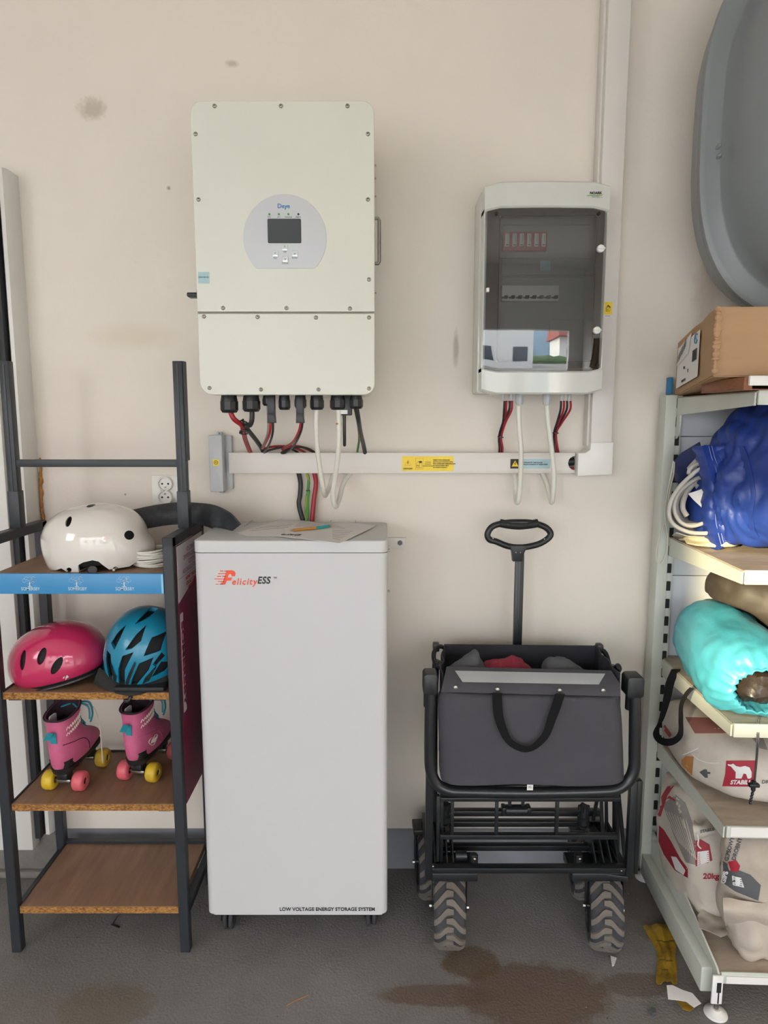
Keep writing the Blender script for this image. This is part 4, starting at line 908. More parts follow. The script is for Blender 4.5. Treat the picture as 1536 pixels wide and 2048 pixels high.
# roller skates
def skate(label, wl, wr, heart):
    r = thing('roller_skate', label, 'roller skate', (0, 0, 0), 'pair of roller skates on the rack')
    for ax, x in (('heel', 0), ('toe', .135)):
        MB().cyl((x, -.034, .028), (x, .034, .028), .005, n=10).box(x - .010, x + .010, -.020, .020, .022, .034, b=.003).build('axle', M_steel, r)
        MB().box(x - .018, x + .018, -.016, .016, .034, .060, b=.005).lathe([(.014, 0), (.014, .012)], (x + .006, 0, .045), n=14).build('truck', M_blk, r)
        for y, m in ((-.044, wr), (.044, wl)) if ax == 'heel' else ((-.044, wl), (.044, wr)):      # wheels: -y is the right side seen from the heel
            w_ = MB().lathe([(.010, -.016), (.021, -.0165), (.026, -.013), (.028, -.007), (.028, .007), (.026, .013), (.021, .0165), (.010, .016)], (x, y, .028), (0, 1, 0), n=36, closed=True).build('wheel', m, r, ang=50)
            MB().lathe([(.003, -.012), (.0105, -.012), (.0105, .012), (.003, .012)], (x, y, .028), (0, 1, 0), n=18, closed=True).build('bearing', M_blk, w_)
            MB().cyl((x, y - .015, .028), (x, y + .015, .028), .003, n=8).build('axle_nut', M_steel, w_)
    MB().loft([[V((x, y, z)) for x, y in rrect(a, b, -w_, w_, min(w_ * .9, .03))] for a, b, w_, z in ((-.028, .165, .024, .058), (-.034, .172, .030, .066), (-.036, .174, .032, .078))]).build('sole_plate', M_blkm, r)
    MB().loft([[V((x, y, z)) for x, y in rrect(a, b, -w_, w_, w_ * .8)] for a, b, w_, z in ((-.030, .050, .027, .060), (-.038, .060, .031, .100))]).build('heel_block', M_blkm, r)
    secs = ((-.038, .178, .033, .079), (-.042, .182, .037, .090), (-.044, .176, .038, .104), (-.046, .150, .038, .122), (-.047, .112, .037, .142), (-.046, .082, .036, .162), (-.044, .068, .036, .185), (-.044, .064, .038, .21), (-.047, .066, .041, .232))
    rings = []
    for a, b, w_, z in secs:
        cx, hx_ = (a + b) / 2, (b - a) / 2; ring = []
        for j in range(36):
            t = 2 * math.pi * j / 36; c, s_ = math.cos(t), math.sin(t)
            ring.append(V((cx + hx_ * math.copysign(abs(c) ** .85, c), w_ * math.copysign(abs(s_) ** .8, s_), z + (.026 * (c * .5 + .5) ** 1.5 - .008 if z > .20 else 0) * min(1, (z - .2) / .03) + (.012 * max(0, c) if z < .085 else 0))))
        rings.append(ring)
    rings = [[catmull([rings[k][j] for k in range(len(rings))], 3)[i] for j in range(36)] for i in range(3 * (len(rings) - 1) + 1)]
    inn = [[p + (V((.01, 0, p.z)) - p) * f_ + V((0, 0, dz)) for p in rings[-1]] for dz, f_ in ((.001, .09), (-.045, .26))]
    b_ = MB().loft(rings + [inn[0]], cap=False); bt = b_.bvh(); b_.build('boot', M_boot, r, ang=70)
    MB().loft([inn[0], inn[1], [V((.01, 0, .186)) + (p - V((.01, 0, p.z))) * .05 for p in inn[1]]], cap=False).build('liner', M_bootline, r, ang=70)
    MB().tube(rings[-1], .0028, n=6, k=1, closed=True, smooth=False).build('cuff_binding', M_bootline, r)
    # counter seam, zigzag stitching, heart
    side = -1
    def on(u, z):      # point on the boot flank facing -Y
        h = bt.ray_cast(V((u, -.2, z)), V((0, 1, 0))); return (h[0] + V((0, -.0006, 0))) if h[0] else None
    sm = MB(); P_ = [on(x, z) for x, z in ((-.038, .152), (-.02, .150), (.0, .146), (.03, .140), (.055, .128), (.07, .110), (.075, .088))]
    sm.tube([p for p in P_ if p], .0012, n=6).build('seam', M_bootline if not heart else M_boot, r)
    zz = MB()
    for base, amp_, r0 in ((.195, .009, 1), (.178, .008, 1)):
        P_ = [on(-.028 + .0042 * i, base + .018 * i / 17 + (amp_ if i % 2 else -amp_) * (.45 + .55 * i / 17)) for i in range(17)]
        zz.tube([p for p in P_ if p], .0011, n=6, k=2)
    zz.build('zigzag_stitching', M_lace, r)
    if heart:
        hp = [(0, -.014), (-.013, .001), (-.014, .008), (-.008, .013), (-.002, .010), (0, .006), (.002, .010), (.008, .013), (.014, .008), (.013, .001)]
        P_ = [on(.022 + x * 1.5, .114 + z) for x, z in hp]
        hm = MB().tube(P_, .0012, n=5, closed=True, k=3)
        for i in range(6): 
            a, b = on(.010 + i * .0045, .108 - .001 * i + .003), on(.016 + i * .0045, .121 - .0005 * i); hm.tube([a, b], .0011, n=5, smooth=False)
        hm.build('heart_print', M_lace, r)
    # heel pull tab, laces on the front, loose lace end
    MB().sheet([[V((-.040, y, .150)), V((-.0475, y, .165)), V((-.046, y, .190)), V((-.060, y, .197)), V((-.078, y, .185))] for y in (-.010, .008)], .0012).build('pull_tab', M_teal, r)
    la = MB()
    for i in range(8):
        z = .150 + i * .011; x = .088 - (z - .150) * .42 + (.010 if i < 2 else 0); la.tube([(x - .012, -.024, z), (x + .004, 0, z + .004), (x - .012, .024, z)], .0028, n=6)
    la.build('laces', M_teal, r)
    lb = MB(); lb.tube([(.062, -.02, .235), (.085, -.038, .225), (.092, -.043, .19), (.082, -.040, .165)], .003, n=6).tube([(.060, -.018, .235), (.075, -.04, .215), (.07, -.045, .18)], .0026, n=6).build('lace_bow', M_teal, r)
    e_ = [(.075, -.03, .225), (.10, -.045, .20), (.105, -.055, .15), (.100, -.060, .09), (.098, -.062, .03)] if not heart else [(.060, -.025, .235), (.085, -.045, .232), (.10, -.055, .21), (.105, -.058, .185)]
    MB().tube(e_, .0018, n=6).build('lace_end', M_lace, r)
    MB().prism(rrect(-.022, .012, .198, .225, .006), 1, .02, .024).build('size_tag', M_lab, r)
    return r
p = at(122, 1590, Z=.4105); s1 = skate('pink roller skate, left one, yellow wheel on its heel at the left', M_wy, M_wp, False)
s1.location = (p.x, p.y + .028, .4107); s1.rotation_euler = (0, 0, R(86)); s1.scale = (.92, .92, .92)
p = at(272, 1571, Z=.4105); s2 = skate('pink roller skate with a white heart, right one on the shelf', M_wp, M_wy, True)
s2.location = (p.x, p.y + .028, .4107); s2.rotation_euler = (0, 0, R(81)); s2.scale = (.92, .92, .92)

# ------------------------------------------------------------------ folding wagon
wg = thing('folding_wagon', 'folded black and grey folding wagon with knobbly tyres', 'wagon', (.375, 1.72, 0))
def P5(x, y, Y): return at(x, y, Y=Y)
# front U frame
pts = [P5(862, 1385, 1.60), P5(861, 1430, 1.598), P5(860, 1500, 1.596), P5(862, 1540, 1.594), P5(872, 1566, 1.592), P5(895, 1580, 1.59), P5(930, 1583, 1.59), P5(1060, 1585, 1.59), P5(1200, 1582, 1.59), P5(1235, 1577, 1.59), P5(1258, 1560, 1.592), P5(1268, 1535, 1.594), P5(1269, 1500, 1.596), P5(1270, 1430, 1.598), P5(1270, 1390, 1.60)]
MB().tube(pts, .0145, n=16, k=6).build('front_bar', M_wf, wg, ang=60)
for sx, x0, x1, y0 in ((-1, 846, 875, 1345), (1, 1252, 1284, 1351)):
    a, b = P5(x0, y0, 1.60), P5(x1, y0 + 42, 1.60)
    MB().prism(rrect(a.x, b.x, b.z, a.z, .010), 1, 1.585, 1.63, bev=.004).build('hinge_cap', M_blk, wg)
    c = (a.x + b.x) / 2
    MB().cyl((c, 1.61, a.z - .03), (c, 1.61, a.z - .09), .0155, n=16).build('hinge_sleeve', M_blk, wg)
# pouch
def S(x, y, Y): return at(x, y, Y=Y)
po_ = MB(); rows = []
L0 = [(886, 1384), (878, 1400), (878, 1440), (880, 1500), (880, 1545), (884, 1562), (896, 1566)]
R0 = [(1240, 1392), (1241, 1402), (1245, 1440), (1248, 1500), (1249, 1540), (1249, 1562), (1240, 1568)]
NN = 28; front = []; back = []
LL = catmull([S(x, y, 1.585) for x, y in L0], 5); RR = catmull([S(x, y, 1.585) for x, y in R0], 5)
for i, (l, r_) in enumerate(zip(LL, RR)):
    v = i / (len(LL) - 1); row = []; rb = []
    for j in range(NN + 1):
        u = j / NN; p = l.lerp(r_, u); e = min(1, min(u, 1 - u) * 12) ** .5; ev = min(1, (1 - v) * 7) ** .5 * min(1, .7 + v * 3)
        dz = -.004 * math.sin(u * 9 + 1) * max(0, v - .8) * 5
        row.append(p + V((0, -.022 * e * ev + .006 - .003 * noise.noise(V((u * 5, v * 3, 2))) - .002 * noise.noise(V((u * 14, v * 9, 5))), dz))); rb.append(p + V((0, .03, dz)))
    rows.append(row + rb[::-1])
po_.loft(rows)
pc = po_.build('front_pocket', M_fab, wg, ang=60)
# flap above the pocket
fl = MB(); rows = []
T_ = [(890, 1333), (1212, 1341), ]; ys = 8
for i in range(ys + 1):
    v = i / ys; row = []
    lx, ly = 893 + (882 - 893) * v, 1333 + (1384 - 1333) * v; rx_, ry_ = 1222 + (1240 - 1222) * min(1, v * 2), 1341 + (1393 - 1341) * v
    for j in range(25):
        u = j / 24; x = lx + (rx_ - lx) * u; y = ly + (ry_ - ly) * u; row.append(S(x, y, 1.625 - .055 * math.sin(v * 1.45) - .0015 * math.sin(u * 17 + v * 3)))
    rows.append(row)
fl.sheet(rows, .003); flap = fl.build('flap', M_fab, wg, ang=60)
fb = MB(); fb.bm.from_mesh(flap.data); bmesh.ops.translate(fb.bm, verts=fb.bm.verts, vec=ORG[flap]); ft = fb.bvh()
decal([(907, 1341), (1214, 1347), (1198, 1369), (925, 1364)], ft, M_refl, 'reflective_strip', flap, Y=1.58, off=.0015)
for (x, y) in ((911, 1375), (995, 1379), (1119, 1381), (1206, 1381)):
    h = ft.ray_cast(V((0, 0, EYE)), VD(x, y)); p = h[0] if h[0] else S(x, y, 1.57)
    MB().lathe([(.0068, .001), (.0068, -.001), (.005, -.0035), (.002, -.0042), (.0001, -.0043)], p, (0, 1, 0), n=18).build('snap_button', M_steel, flap)
fb.bm.free()
st_ = MB()
path = [S(994, 1386, 1.564), S(996, 1425, 1.556), S(1004, 1455, 1.552), S(1018, 1482, 1.548), S(1040, 1496, 1.545), S(1058, 1498, 1.545), S(1075, 1488, 1.547), S(1092, 1468, 1.549), S(1104, 1435, 1.553), S(1113, 1410, 1.558), S(1120, 1388, 1.564)]
wv = [V((.0115, 0, 0)), V((.0115, 0, 0)), V((.010, 0, .003)), V((.007, .003, .004)), V((.003, .004, .006)), V((0, .004, .0055)), V((-.003, .004, .006)), V((-.007, .002, .005)), V((-.010, 0, .004)), V((-.0115, 0, .001)), V((-.0115, 0, 0))]
pp, ww = catmull(path, 6), catmull(wv, 6)
st_.sheet([[p - w_, p, p + w_] for p, w_ in zip(pp, ww)], .0016).build('carry_strap', M_web, wg, ang=60)
a = S(1060, 1574, 1.575)
lb = MB().box(a.x - .0075, a.x + .0075, 1.5742, 1.575, a.z - .008, a.z + .009).build('care_label', M_lab, wg); text('XL', (a.x, 1.574, a.z), .008, M_ink, lb)
# rear canvas wall, side walls and frame loops
rw = MB(); rows = []
for i in range(9):
    v = i / 8; row = []
    for j in range(25):
        u = j / 24; x = 888 + (1190 - 888) * u; y = 1288 + 3 * u + (130 * v); row.append(S(x, y, 1.80 + .012 * math.sin(v * 2.5) - .003 * noise.noise(V((u * 6, v * 3, 1)))))
    rows.append(row)
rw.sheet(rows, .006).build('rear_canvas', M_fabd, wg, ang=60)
for sx, xb, xf in (('l', 889, 884), ('r', 1191, 1238)):
    rows = []
    for i in range(5):
        v = i / 4; a = S(xb, 1290 + 130 * v, 1.80); b = S(xf, 1345 + 110 * v, 1.61); rows.append([a.lerp(b, k / 8) + V((.004 * math.sin(k * 1.7), 0, 0)) for k in range(9)])
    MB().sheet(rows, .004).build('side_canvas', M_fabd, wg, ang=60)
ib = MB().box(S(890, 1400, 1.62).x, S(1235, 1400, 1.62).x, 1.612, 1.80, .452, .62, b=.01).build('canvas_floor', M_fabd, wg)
def tb(name, P_, r=.0062, **k): return MB().tube([S(*p) for p in P_], r, n=10, **k).build(name, M_wf, wg, ang=60)
tb('frame_loop', [(885, 1335, 1.72), (870, 1325, 1.74), (868, 1305, 1.77), (878, 1293, 1.79), (890, 1296, 1.80)])
tb('frame_loop', [(1193, 1300, 1.80), (1208, 1303, 1.79), (1216, 1322, 1.77), (1218, 1350, 1.74), (1216, 1380, 1.72)], .007)
tb('side_tube', [(872, 1320, 1.76), (868, 1400, 1.755), (868, 1600, 1.75), (868, 1700, 1.75)], .010, smooth=False)
tb('side_tube', [(1222, 1330, 1.76), (1226, 1420, 1.755), (1232, 1600, 1.75), (1232, 1700, 1.75)], .010, smooth=False)
for q in ((873, 1288), (1200, 1290)): p = S(*q, 1.80); MB().box(p.x - .010, p.x + .008, 1.79, 1.815, p.z - .02, p.z + .003, b=.004).build('corner_cap', M_blk, wg)
for q in ((880, 1330, 1.68), (1228, 1340, 1.68), (1236, 1336, 1.66)): p = S(*q); MB().ell(p, .009, .014, .012, n=12).build('frame_knuckle', M_blk, wg)
# vertical frame struts
for (x, w_, Y, y0, y1) in ((857, .018, 1.612, 1400, 1757), (1257, .018, 1.612, 1560, 1753), (1269, .013, 1.65, 1560, 1745)):
    a, b = S(x, y0, Y), S(x, y1, Y); MB().box(b.x - w_ / 2, b.x + w_ / 2, Y - .008, Y + .012, b.z, a.z, b=.002).build('vertical_strut', M_wf, wg)
for (x, Y) in ((875, 1.63), (882, 1.65)):
    a, b = S(x, 1590, Y), S(x, 1720, Y); MB().box(b.x - .004, b.x + .004, Y - .008, Y + .008, b.z, a.z, b=.001).build('vertical_strut', M_wf, wg)
for P_ in ([(1202, 1585, 1.70), (1205, 1675, 1.70)], [(1212, 1590, 1.76), (1214, 1700, 1.76)], [(1237, 1585, 1.66), (1250, 1722, 1.66)], [(1196, 1590, 1.74), (1186, 1640, 1.74)]):
    a, b = S(*P_[0]), S(*P_[1]); MB().bar(a, b, .009, .007, up=(0, 1, 0), b=.001).build('fold_link', M_wf, wg)
# grid and cross rails
a, b = S(880, 1597, 1.625), S(1240, 1597, 1.625); MB().box(a.x, b.x, 1.618, 1.634, a.z - .005, a.z + .005, b=.001).build('grid_rail', M_wf, wg)
a, b = S(880, 1672, 1.625), S(1233, 1674, 1.625); MB().box(a.x, b.x, 1.618, 1.634, a.z - .006, a.z + .006, b=.001).build('grid_rail', M_wf, wg)
for x in (905, 994, 1115): a, b = S(x, 1597, 1.625), S(x, 1668, 1.625); MB().box(a.x - .004, a.x + .004, 1.62, 1.632, b.z, a.z, b=.001).build('grid_bar', M_wf, wg)
for y, hh in ((1624, .008), (1645, .008)): a, b = S(880, y, 1.76), S(1200, y, 1.76); MB().box(a.x, b.x, 1.75, 1.77, a.z - hh, a.z + hh, b=.002).build('rear_rail', M_wf, wg)
p = S(1032, 1620, 1.75)
MB().cyl(p + V((-.032, 0, 0)), p + V((.032, 0, 0)), .015, n=16, bev=.003).box(p.x - .04, p.x - .028, 1.738, 1.765, p.z - .012, p.z + .012, b=.003).box(p.x + .028, p.x + .04, 1.738, 1.765, p.z - .012, p.z + .012, b=.003).box(p.x - .022, p.x - .014, 1.745, 1.755, p.z, p.z + .05).box(p.x + .014, p.x + .022, 1.745, 1.755, p.z, p.z + .05).build('fold_hinge', M_blk, wg)
for q in ((891, 1628), (1167, 1632)):
    p = S(*q, 1.70)
    k_ = MB().lathe([(.0001, .03), (.011, .03), (.011, 0), (.016, -.004), (.016, -.02), (.009, -.026), (.0001, -.027)], p, n=16)
    for a_ in range(4): k_.cyl(p + V((math.cos(a_ * 1.57) * .011, math.sin(a_ * 1.57) * .011, .016)), p + V((math.cos(a_ * 1.57) * .011, math.sin(a_ * 1.57) * .011, .03)), .005, n=8)
    k_.build('wheel_knob', M_blk, wg); MB().lathe([(.0001, -.028), (.011, -.027), (.010, -.033), (.0001, -.035)], p, n=16).build('knob_stud', M_steel, wg)
a, b = S(858, 1738, 1.615), S(1252, 1740, 1.615); MB().box(a.x, b.x, 1.608, 1.63, a.z - .008, a.z + .006, b=.001).build('lower_rail', M_wf, wg)
MB().box(a.x, b.x, 1.70, 1.72, a.z - .008, a.z + .006, b=.001).build('lower_rail', M_wf, wg)
for x in (a.x + .005, b.x - .005): MB().box(x - .01, x + .01, 1.63, 1.86, a.z - .006, a.z + .006, b=.001).build('side_rail', M_wf, wg)
# tyres
def wheel(loc, yaw, label=None):
    Rw, Wd = .099, .040
    r = bpy.data.objects.new('wheel', None); COL.objects.link(r); r.parent = wg; r.location = V(loc) - ORG[wg]; r.rotation_euler = (0, 0, R(yaw)); ORG[r] = V((0, 0, 0)); r.empty_display_size = .02
    prof = [(.062, -Wd), (.080, -Wd), (Rw - .012, -Wd * .96), (Rw - .006, -Wd * .7), (Rw - .005, 0), (Rw - .006, Wd * .7), (Rw - .012, Wd * .96), (.080, Wd), (.062, Wd)]
    ty = MB().lathe(prof, (0, 0, Rw), (1, 0, 0), n=48, closed=True).build('tyre', M_tyre, r, ang=50)
    def rad(u): return Rw - .006 - .010 * max(0, (abs(u) - .028) / .012) ** 1.5
    lg = MB(); K = 15
    for k in range(K):
        for sgn, ph in ((1, 0), (-1, .5)):
            a0 = 2 * math.pi * (k + ph) / K; rings = []
            us = [(-.009, 0), (.006, 0), (.012, .04), (.024, .17), (.034, .27), (.040, .33)]
            for (u, da) in us:
                th = .095 if u > 0 else .07; rr = rad(u); hh = .0065 if u < .034 else .005
                ring = []
                for (dr, dt) in ((-.002, -th), (hh, -th * .82), (hh, th * .82), (-.002, th)):
                    a_ = a0 + da + dt; ring.append(V((u * sgn, -(rr + dr) * math.sin(a_), Rw + (rr + dr) * math.cos(a_))))
                rings.append(ring)
            lg.loft(rings)
    lg.build('tread', M_lug, ty, ang=30)
    MB().lathe([(.012, -.03), (.060, -.034), (.064, -.037), (.064, .037), (.060, .034), (.012, .03)], (0, 0, Rw), (1, 0, 0), n=40, closed=True).build('rim', M_blk, r)
    MB().cyl((-.05, 0, Rw), (.05, 0, Rw), .004, n=10).build('axle', M_steel, r)
    for sx in (-1, 1):
        MB().prism([(-.02, Rw + .10), (.02, Rw + .10), (.008, Rw - .012), (-.008, Rw - .012)], 0, sx * .0445 - .0012, sx * .0445 + .0012).build('fork', M_blk, r)
        MB().cyl((sx * .046, 0, Rw), (sx * .052, 0, Rw), .006, n=8).build('axle_nut', M_steel, r)
    MB().box(-.052, .052, -.03, .03, Rw + .100, Rw + .116, b=.003).build('fork_crown', M_blk, r)
    MB().lathe([(.03, 0), (.028, .014)], (0, 0, Rw + .114), n=24).build('swivel', M_blk, r)
    return r
def wl(px, py, yaw): p = at(px, py, Z=0); return wheel((p.x, p.y + .035, 0), yaw)
wheel((.172, 1.645, 0), -4); wheel((.578, 1.640, 0), -11)
wheel((.135, 1.83, 0), 3); wheel((.585, 1.825, 0), -8)
# corner castings with ribs and bolts
for cx, s_, bx, x0, x1 in ((.19, 1, 948, 862, 955), (.565, -1, 1157, 1142, 1252)):
    X0, X1, Z0, Z1 = px_box(x0, 1745, x1, 1760, 1.62); MB().box(X0, X1, 1.61, 1.70, Z0 + .002, Z1 + .004, b=.003).build('caster_bracket', M_blk, wg)
    for i in range(4):
        x = (X0 + .012 + i * .016) if s_ > 0 else (X1 - .012 - i * .020)
        MB().prism([(1.625, Z1), (1.74, Z1), (1.74, Z1 + .065), (1.70, Z1 + .065)], 0, x - .0018, x + .0018).build('bracket_rib', M_blk, wg)
    p = S(bx, 1712, 1.64); MB().cyl((p.x, 1.64, Z1), (p.x, 1.64, p.z + .006), .011, n=14, bev=.003).build('bolt_cap', M_blk, wg)
    MB().ell((p.x, 1.628, p.z), .0048, .004, .0048, n=12).build('bolt', M_steel, wg)
    if s_ > 0: MB().cyl((S(912, 1720, 1.64).x, 1.65, S(912, 1716, 1.64).z), (S(934, 1720, 1.64).x, 1.65, S(912, 1716, 1.64).z), .012, n=16).build('caster_pivot', M_blk, wg)
for q in ((866, 1733), (1243, 1742), (1262, 1708)): p = S(*q, 1.606); MB().ell((p.x, 1.606, p.z), .003, .002, .003, n=10).build('rivet', M_steel, wg)
# pull handle
HY = 1.845
a, b = S(1034, 1108, HY), S(1034, 1300, HY)
MB().box(b.x - .0118, b.x + .0118, HY - .008, HY + .008, .55, a.z, b=.002).box(b.x - .004, b.x + .004, HY - .0095, HY - .008, .60, a.z - .01, b=.0005).build('handle_shaft', M_wf, wg)
gp = [(975, 1062), (985, 1047), (1010, 1040), (1037, 1038.5), (1065, 1040), (1090, 1048), (1101, 1060), (1097, 1075), (1080, 1086), (1058, 1092), (1037, 1094), (1015, 1091), (992, 1082), (979, 1073)]
gr = MB().tube([S(x + (0 if x < 1037 else 0), y + 6 if y < 1075 else y + 1, HY) for x, y in gp], .0088, n=12, k=5, closed=True, up=(0, 1, 0)).build('handle_grip', M_blk, wg, ang=60)
MB().tube([S(1000, 1046, HY), S(1015, 1049, HY), S(1037, 1051, HY), S(1060, 1049, HY), S(1076, 1046, HY)], .0115, n=14, up=(0, 1, 0)).build('grip_pad', M_blkm, gr)
sk = [S(x, y, HY) for x, y in ((1018, 1090), (1055, 1090), (1048, 1104), (1043, 1122), (1025, 1122), (1023, 1104))]
MB().prism([(p.x, p.z) for p in sk], 1, HY - .0105, HY + .0105, bev=.003).build('handle_neck', M_blk, gr)
for q in ((1004, 1048), (1073, 1048), (986, 1077), (1089, 1078), (1032, 1105), (1041, 1105)): p = S(*q, HY - .010); MB().ell(p, .0022, .0015, .0022, n=8).build('handle_screw', M_steel, gr)
# cloths lying in the wagon
def heap(P_, Y, m, label, seed):
    c = S(*P_[0], Y); mb = MB(); rings = []
    L_ = catmull([S(*p, Y) for p in P_], 6); base = min(p.z for p in L_) - .05
    for p in L_:
        h = p.z - base; rings.append([V((p.x + .01 * math.cos(a) * 0, Y + .045 * math.cos(a), base + max(h, .01) * max(0, math.sin(a)) ** .7)) for a in (math.pi * k / 10 for k in range(11))])
    mb.sheet(rings); mb.noise(.006, 22, seed, .003, 50)
    return tag(mb.build('folded_cloth', m, None, ang=70), label, 'cloth')
heap([(895, 1340), (915, 1322), (935, 1308), (952, 1300), (962, 1318), (975, 1340)], 1.69, M_cgrey, 'grey cloth peeking out of the wagon at the left', 2)
heap([(965, 1330), (985, 1319), (1010, 1317), (1025, 1309), (1045, 1318), (1062, 1336)], 1.71, M_cred, 'dark red cloth in the middle of the wagon', 3)
heap([(1085, 1340), (1095, 1318), (1115, 1314), (1135, 1320), (1160, 1335), (1178, 1345)], 1.69, M_cgrey, 'grey cloth in the wagon at the right', 4)

# ------------------------------------------------------------------ metal shelving on the right
UX, SX, SYF = .743, .776, 1.44
gs = thing('metal_shelving', 'pale grey metal shelving unit with slotted upright', 'shelving', (.776, 1.44, 0))
gs.rotation_euler = (0, 0, R(-2.3))
MB().box(UX, UX + .031, 1.862, 1.915, .05, 1.438, b=.003, seg=2).build('upright', M_shelf, gs)
MB().box(UX + .031, UX + .046, 1.866, 1.915, .05, 1.438, b=.001).build('slot_strip', M_shelf, gs)
z = .09
while z < 1.43:
    MB().box(UX + .029, UX + .040, 1.8608, 1.8666, z, z + .026).build('slot', M_slot, gs); z += .0505
for i, (z0, z1) in enumerate(((.10, .52), (.522, .935), (.937, 1.325), (1.327, 1.43))): MB().box(UX + .046, 2.0, 1.885, 1.897, z0, z1, b=.001).build('back_panel', M_shelf2, gs)
def shelf_(zt, yf, d0, d1, lip, m=M_lami):
    s = MB().box(SX, 2.0, yf + .002, 1.884, zt - .004, zt).build('shelf_board', m, gs)
    MB().prism([(1.862, zt - .003), (yf + .003, zt - .003), (yf + .003, zt - d1), (1.80, zt - d0), (1.862, zt - d0 - .004)], 0, SX - .003, SX + .001).build('bracket', M_shelf, gs)
    l_ = MB().box(SX + .002, 2.0, yf - .004, yf + .003, zt - lip, zt + .0015, b=.001).build('front_lip', M_shelf, gs); return l_
l_ = shelf_(1.432, SYF, .046, .030, .029)
MB().prism([(1.862, 1.38), (1.862, 1.32), (1.852, 1.325), (1.84, 1.34), (1.835, 1.385)], 0, SX - .003, SX + .001).build('bracket_hook', M_shelf, gs)
shelf_(1.050, SYF, .048, .030, .030); shelf_(.702, SYF, .048, .030, .030)
l_ = shelf_(.457, SYF, .048, .030, .026); MB().box(SX + .010, 2.0, SYF - .0055, SYF - .004, .435, .4575).build('price_strip', M_lab, l_)
shelf_(.108, 1.415, .02, .02, .024); MB().box(SX + .012, 2.0, 1.4085, 1.4105, .087, .1045).build('price_strip', M_lab, gs)
MB().box(SX + .002, 2.0, 1.412, 1.416, .107, .1125, b=.001).build('base_trim', M_shelf, gs)
MB().prism([(1.862, .175), (1.60, .150), (1.425, .113), (1.415, .105), (1.415, .045), (1.425, .035), (1.862, .05)], 0, SX - .0045, SX).build('base_side', M_shelf, gs)
MB().box(UX + .002, SX - .004, 1.44, 1.87, .036, .10, b=.003).build('base_rail', M_shelf, gs)
e = MB().box(SX - .018, SX + .006, 1.409, 1.414, .033, .105, b=.001).build('base_end', M_lab, gs)
MB().box(SX - .008, SX + .002, 1.4082, 1.4092, .063, .088).box(SX - .0045, SX - .0015, 1.4082, 1.4092, .035, .065).build('end_slot', M_slot, e)
for (x, y) in ((SX - .002, 1.418), (SX - .008, 1.895)):
    f_ = MB().cyl((x, y, .008), (x, y, .045), .0055, n=12).build('adjuster_screw', M_steel, gs); MB().lathe([(.0001, .014), (.010, .014), (.014, .010), (.025, .004), (.026, 0), (.0001, 0)], (x, y, 0.0005), n=28).build('foot', M_lab, f_)

# ------------------------------------------------------------------ roof box on the wall
rb = thing('roof_box', 'big grey car roof box stored on its side above the shelving', 'roof box', (1.7, 1.75, 1.64))
def rbox(dx, dz0, dz1, Y):      # rounded nose outline, nose towards the left
    zc, hz = 2.062, .446; x0 = .768 + dx; out = []
    for i in range(41):
        t = math.pi / 2 + math.pi * i / 40; c, s_ = math.cos(t), math.sin(t)
        z = zc + (hz - (dz1 if s_ > 0 else dz0)) * math.copysign(abs(s_) ** .62, s_)
        out.append(V((x0 + .42 * (1 - abs(c) ** .56) , Y, z)))
    return out
def skew(P_, k=.10): return [V((p.x + k * max(0, (2.0 - p.z)) ** 1.6 * 1.2 + .05 * max(0, p.z - 2.2), p.y, p.z)) for p in P_]
def shellring(dx, dz, Y): P_ = skew(rbox(dx, dz, dz, Y)); return P_ + [V((2.45, Y, P_[-1].z)), V((2.45, Y, P_[0].z))]
MB().loft([shellring(*q) for q in ((.14, .10, 1.937), (.05, .035, 1.90), (.014, .008, 1.84), (.002, 0, 1.78), (.004, .002, 1.772))]).build('base_shell', M_rbox, rb, ang=40)
MB().loft([shellring(*q) for q in ((.012, .008, 1.774), (.012, .008, 1.766))]).build('lid_gap', M_gasket, rb)
MB().loft([shellring(*q) for q in ((.0, 0, 1.768), (-.006, -.004, 1.762), (-.006, -.004, 1.748), (.0, .002, 1.744), (.006, .008, 1.7425), (.036, .034, 1.7425), (.040, .038, 1.738), (.044, .044, 1.70), (.050, .054, 1.64), (.064, .075, 1.58), (.095, .11, 1.535), (.16, .17, 1.51), (.26, .26, 1.50))]).build('lid', M_rbox, rb, ang=50)
for q in ((1437, 293), (1438, 312)): p = at(*q, Y=1.665); MB().ell(p, .005, .012, .006, n=14).build('rivet', M_rbox, rb)
# ------------------------------------------------------------------ cardboard box
bx = thing('cardboard_box', 'worn brown cardboard box with a shipping label on top of the shelving', 'box', (.95, 1.66, 1.4325))
FL, BL = V((.700, 1.48, 1.463)), V((.793, 1.888, 1.4335)); H_ = .146
FRr, BRr = V((1.22, 1.46, 1.463)), V((1.31, 1.87, 1.4335))
def quadbox(mb, a, b, c, d, h):
    lo = [mb.bm.verts.new(p) for p in (a, b, c, d)]; hi = [mb.bm.verts.new(p + V((0, .0, h))) for p in (a, b, c, d)]
    f = [lo[::-1], hi] + [[lo[i], lo[(i + 1) % 4], hi[(i + 1) % 4], hi[i]] for i in range(4)]
    fs = [mb.bm.faces.new(x) for x in f]; bmesh.ops.recalc_face_normals(mb.bm, faces=fs)
    bmesh.ops.bevel(mb.bm, geom=list({e for g in fs for e in g.edges}), offset=.003, segments=2, affect='EDGES')
    bmesh.ops.subdivide_edges(mb.bm, edges=[e for e in mb.bm.edges if e.calc_length() > .05], cuts=5, use_grid_fill=True)
c_ = MB(); quadbox(c_, FL, FRr, BRr, BL, H_); c_.noise(.0035, 14, 3, .001, 60); c_.build('carton', M_card, bx, ang=25)
sd = (FL - BL).normalized(); nrm = V((-sd.y, sd.x, 0)).normalized(); nrm = nrm if nrm.x < 0 else -nrm
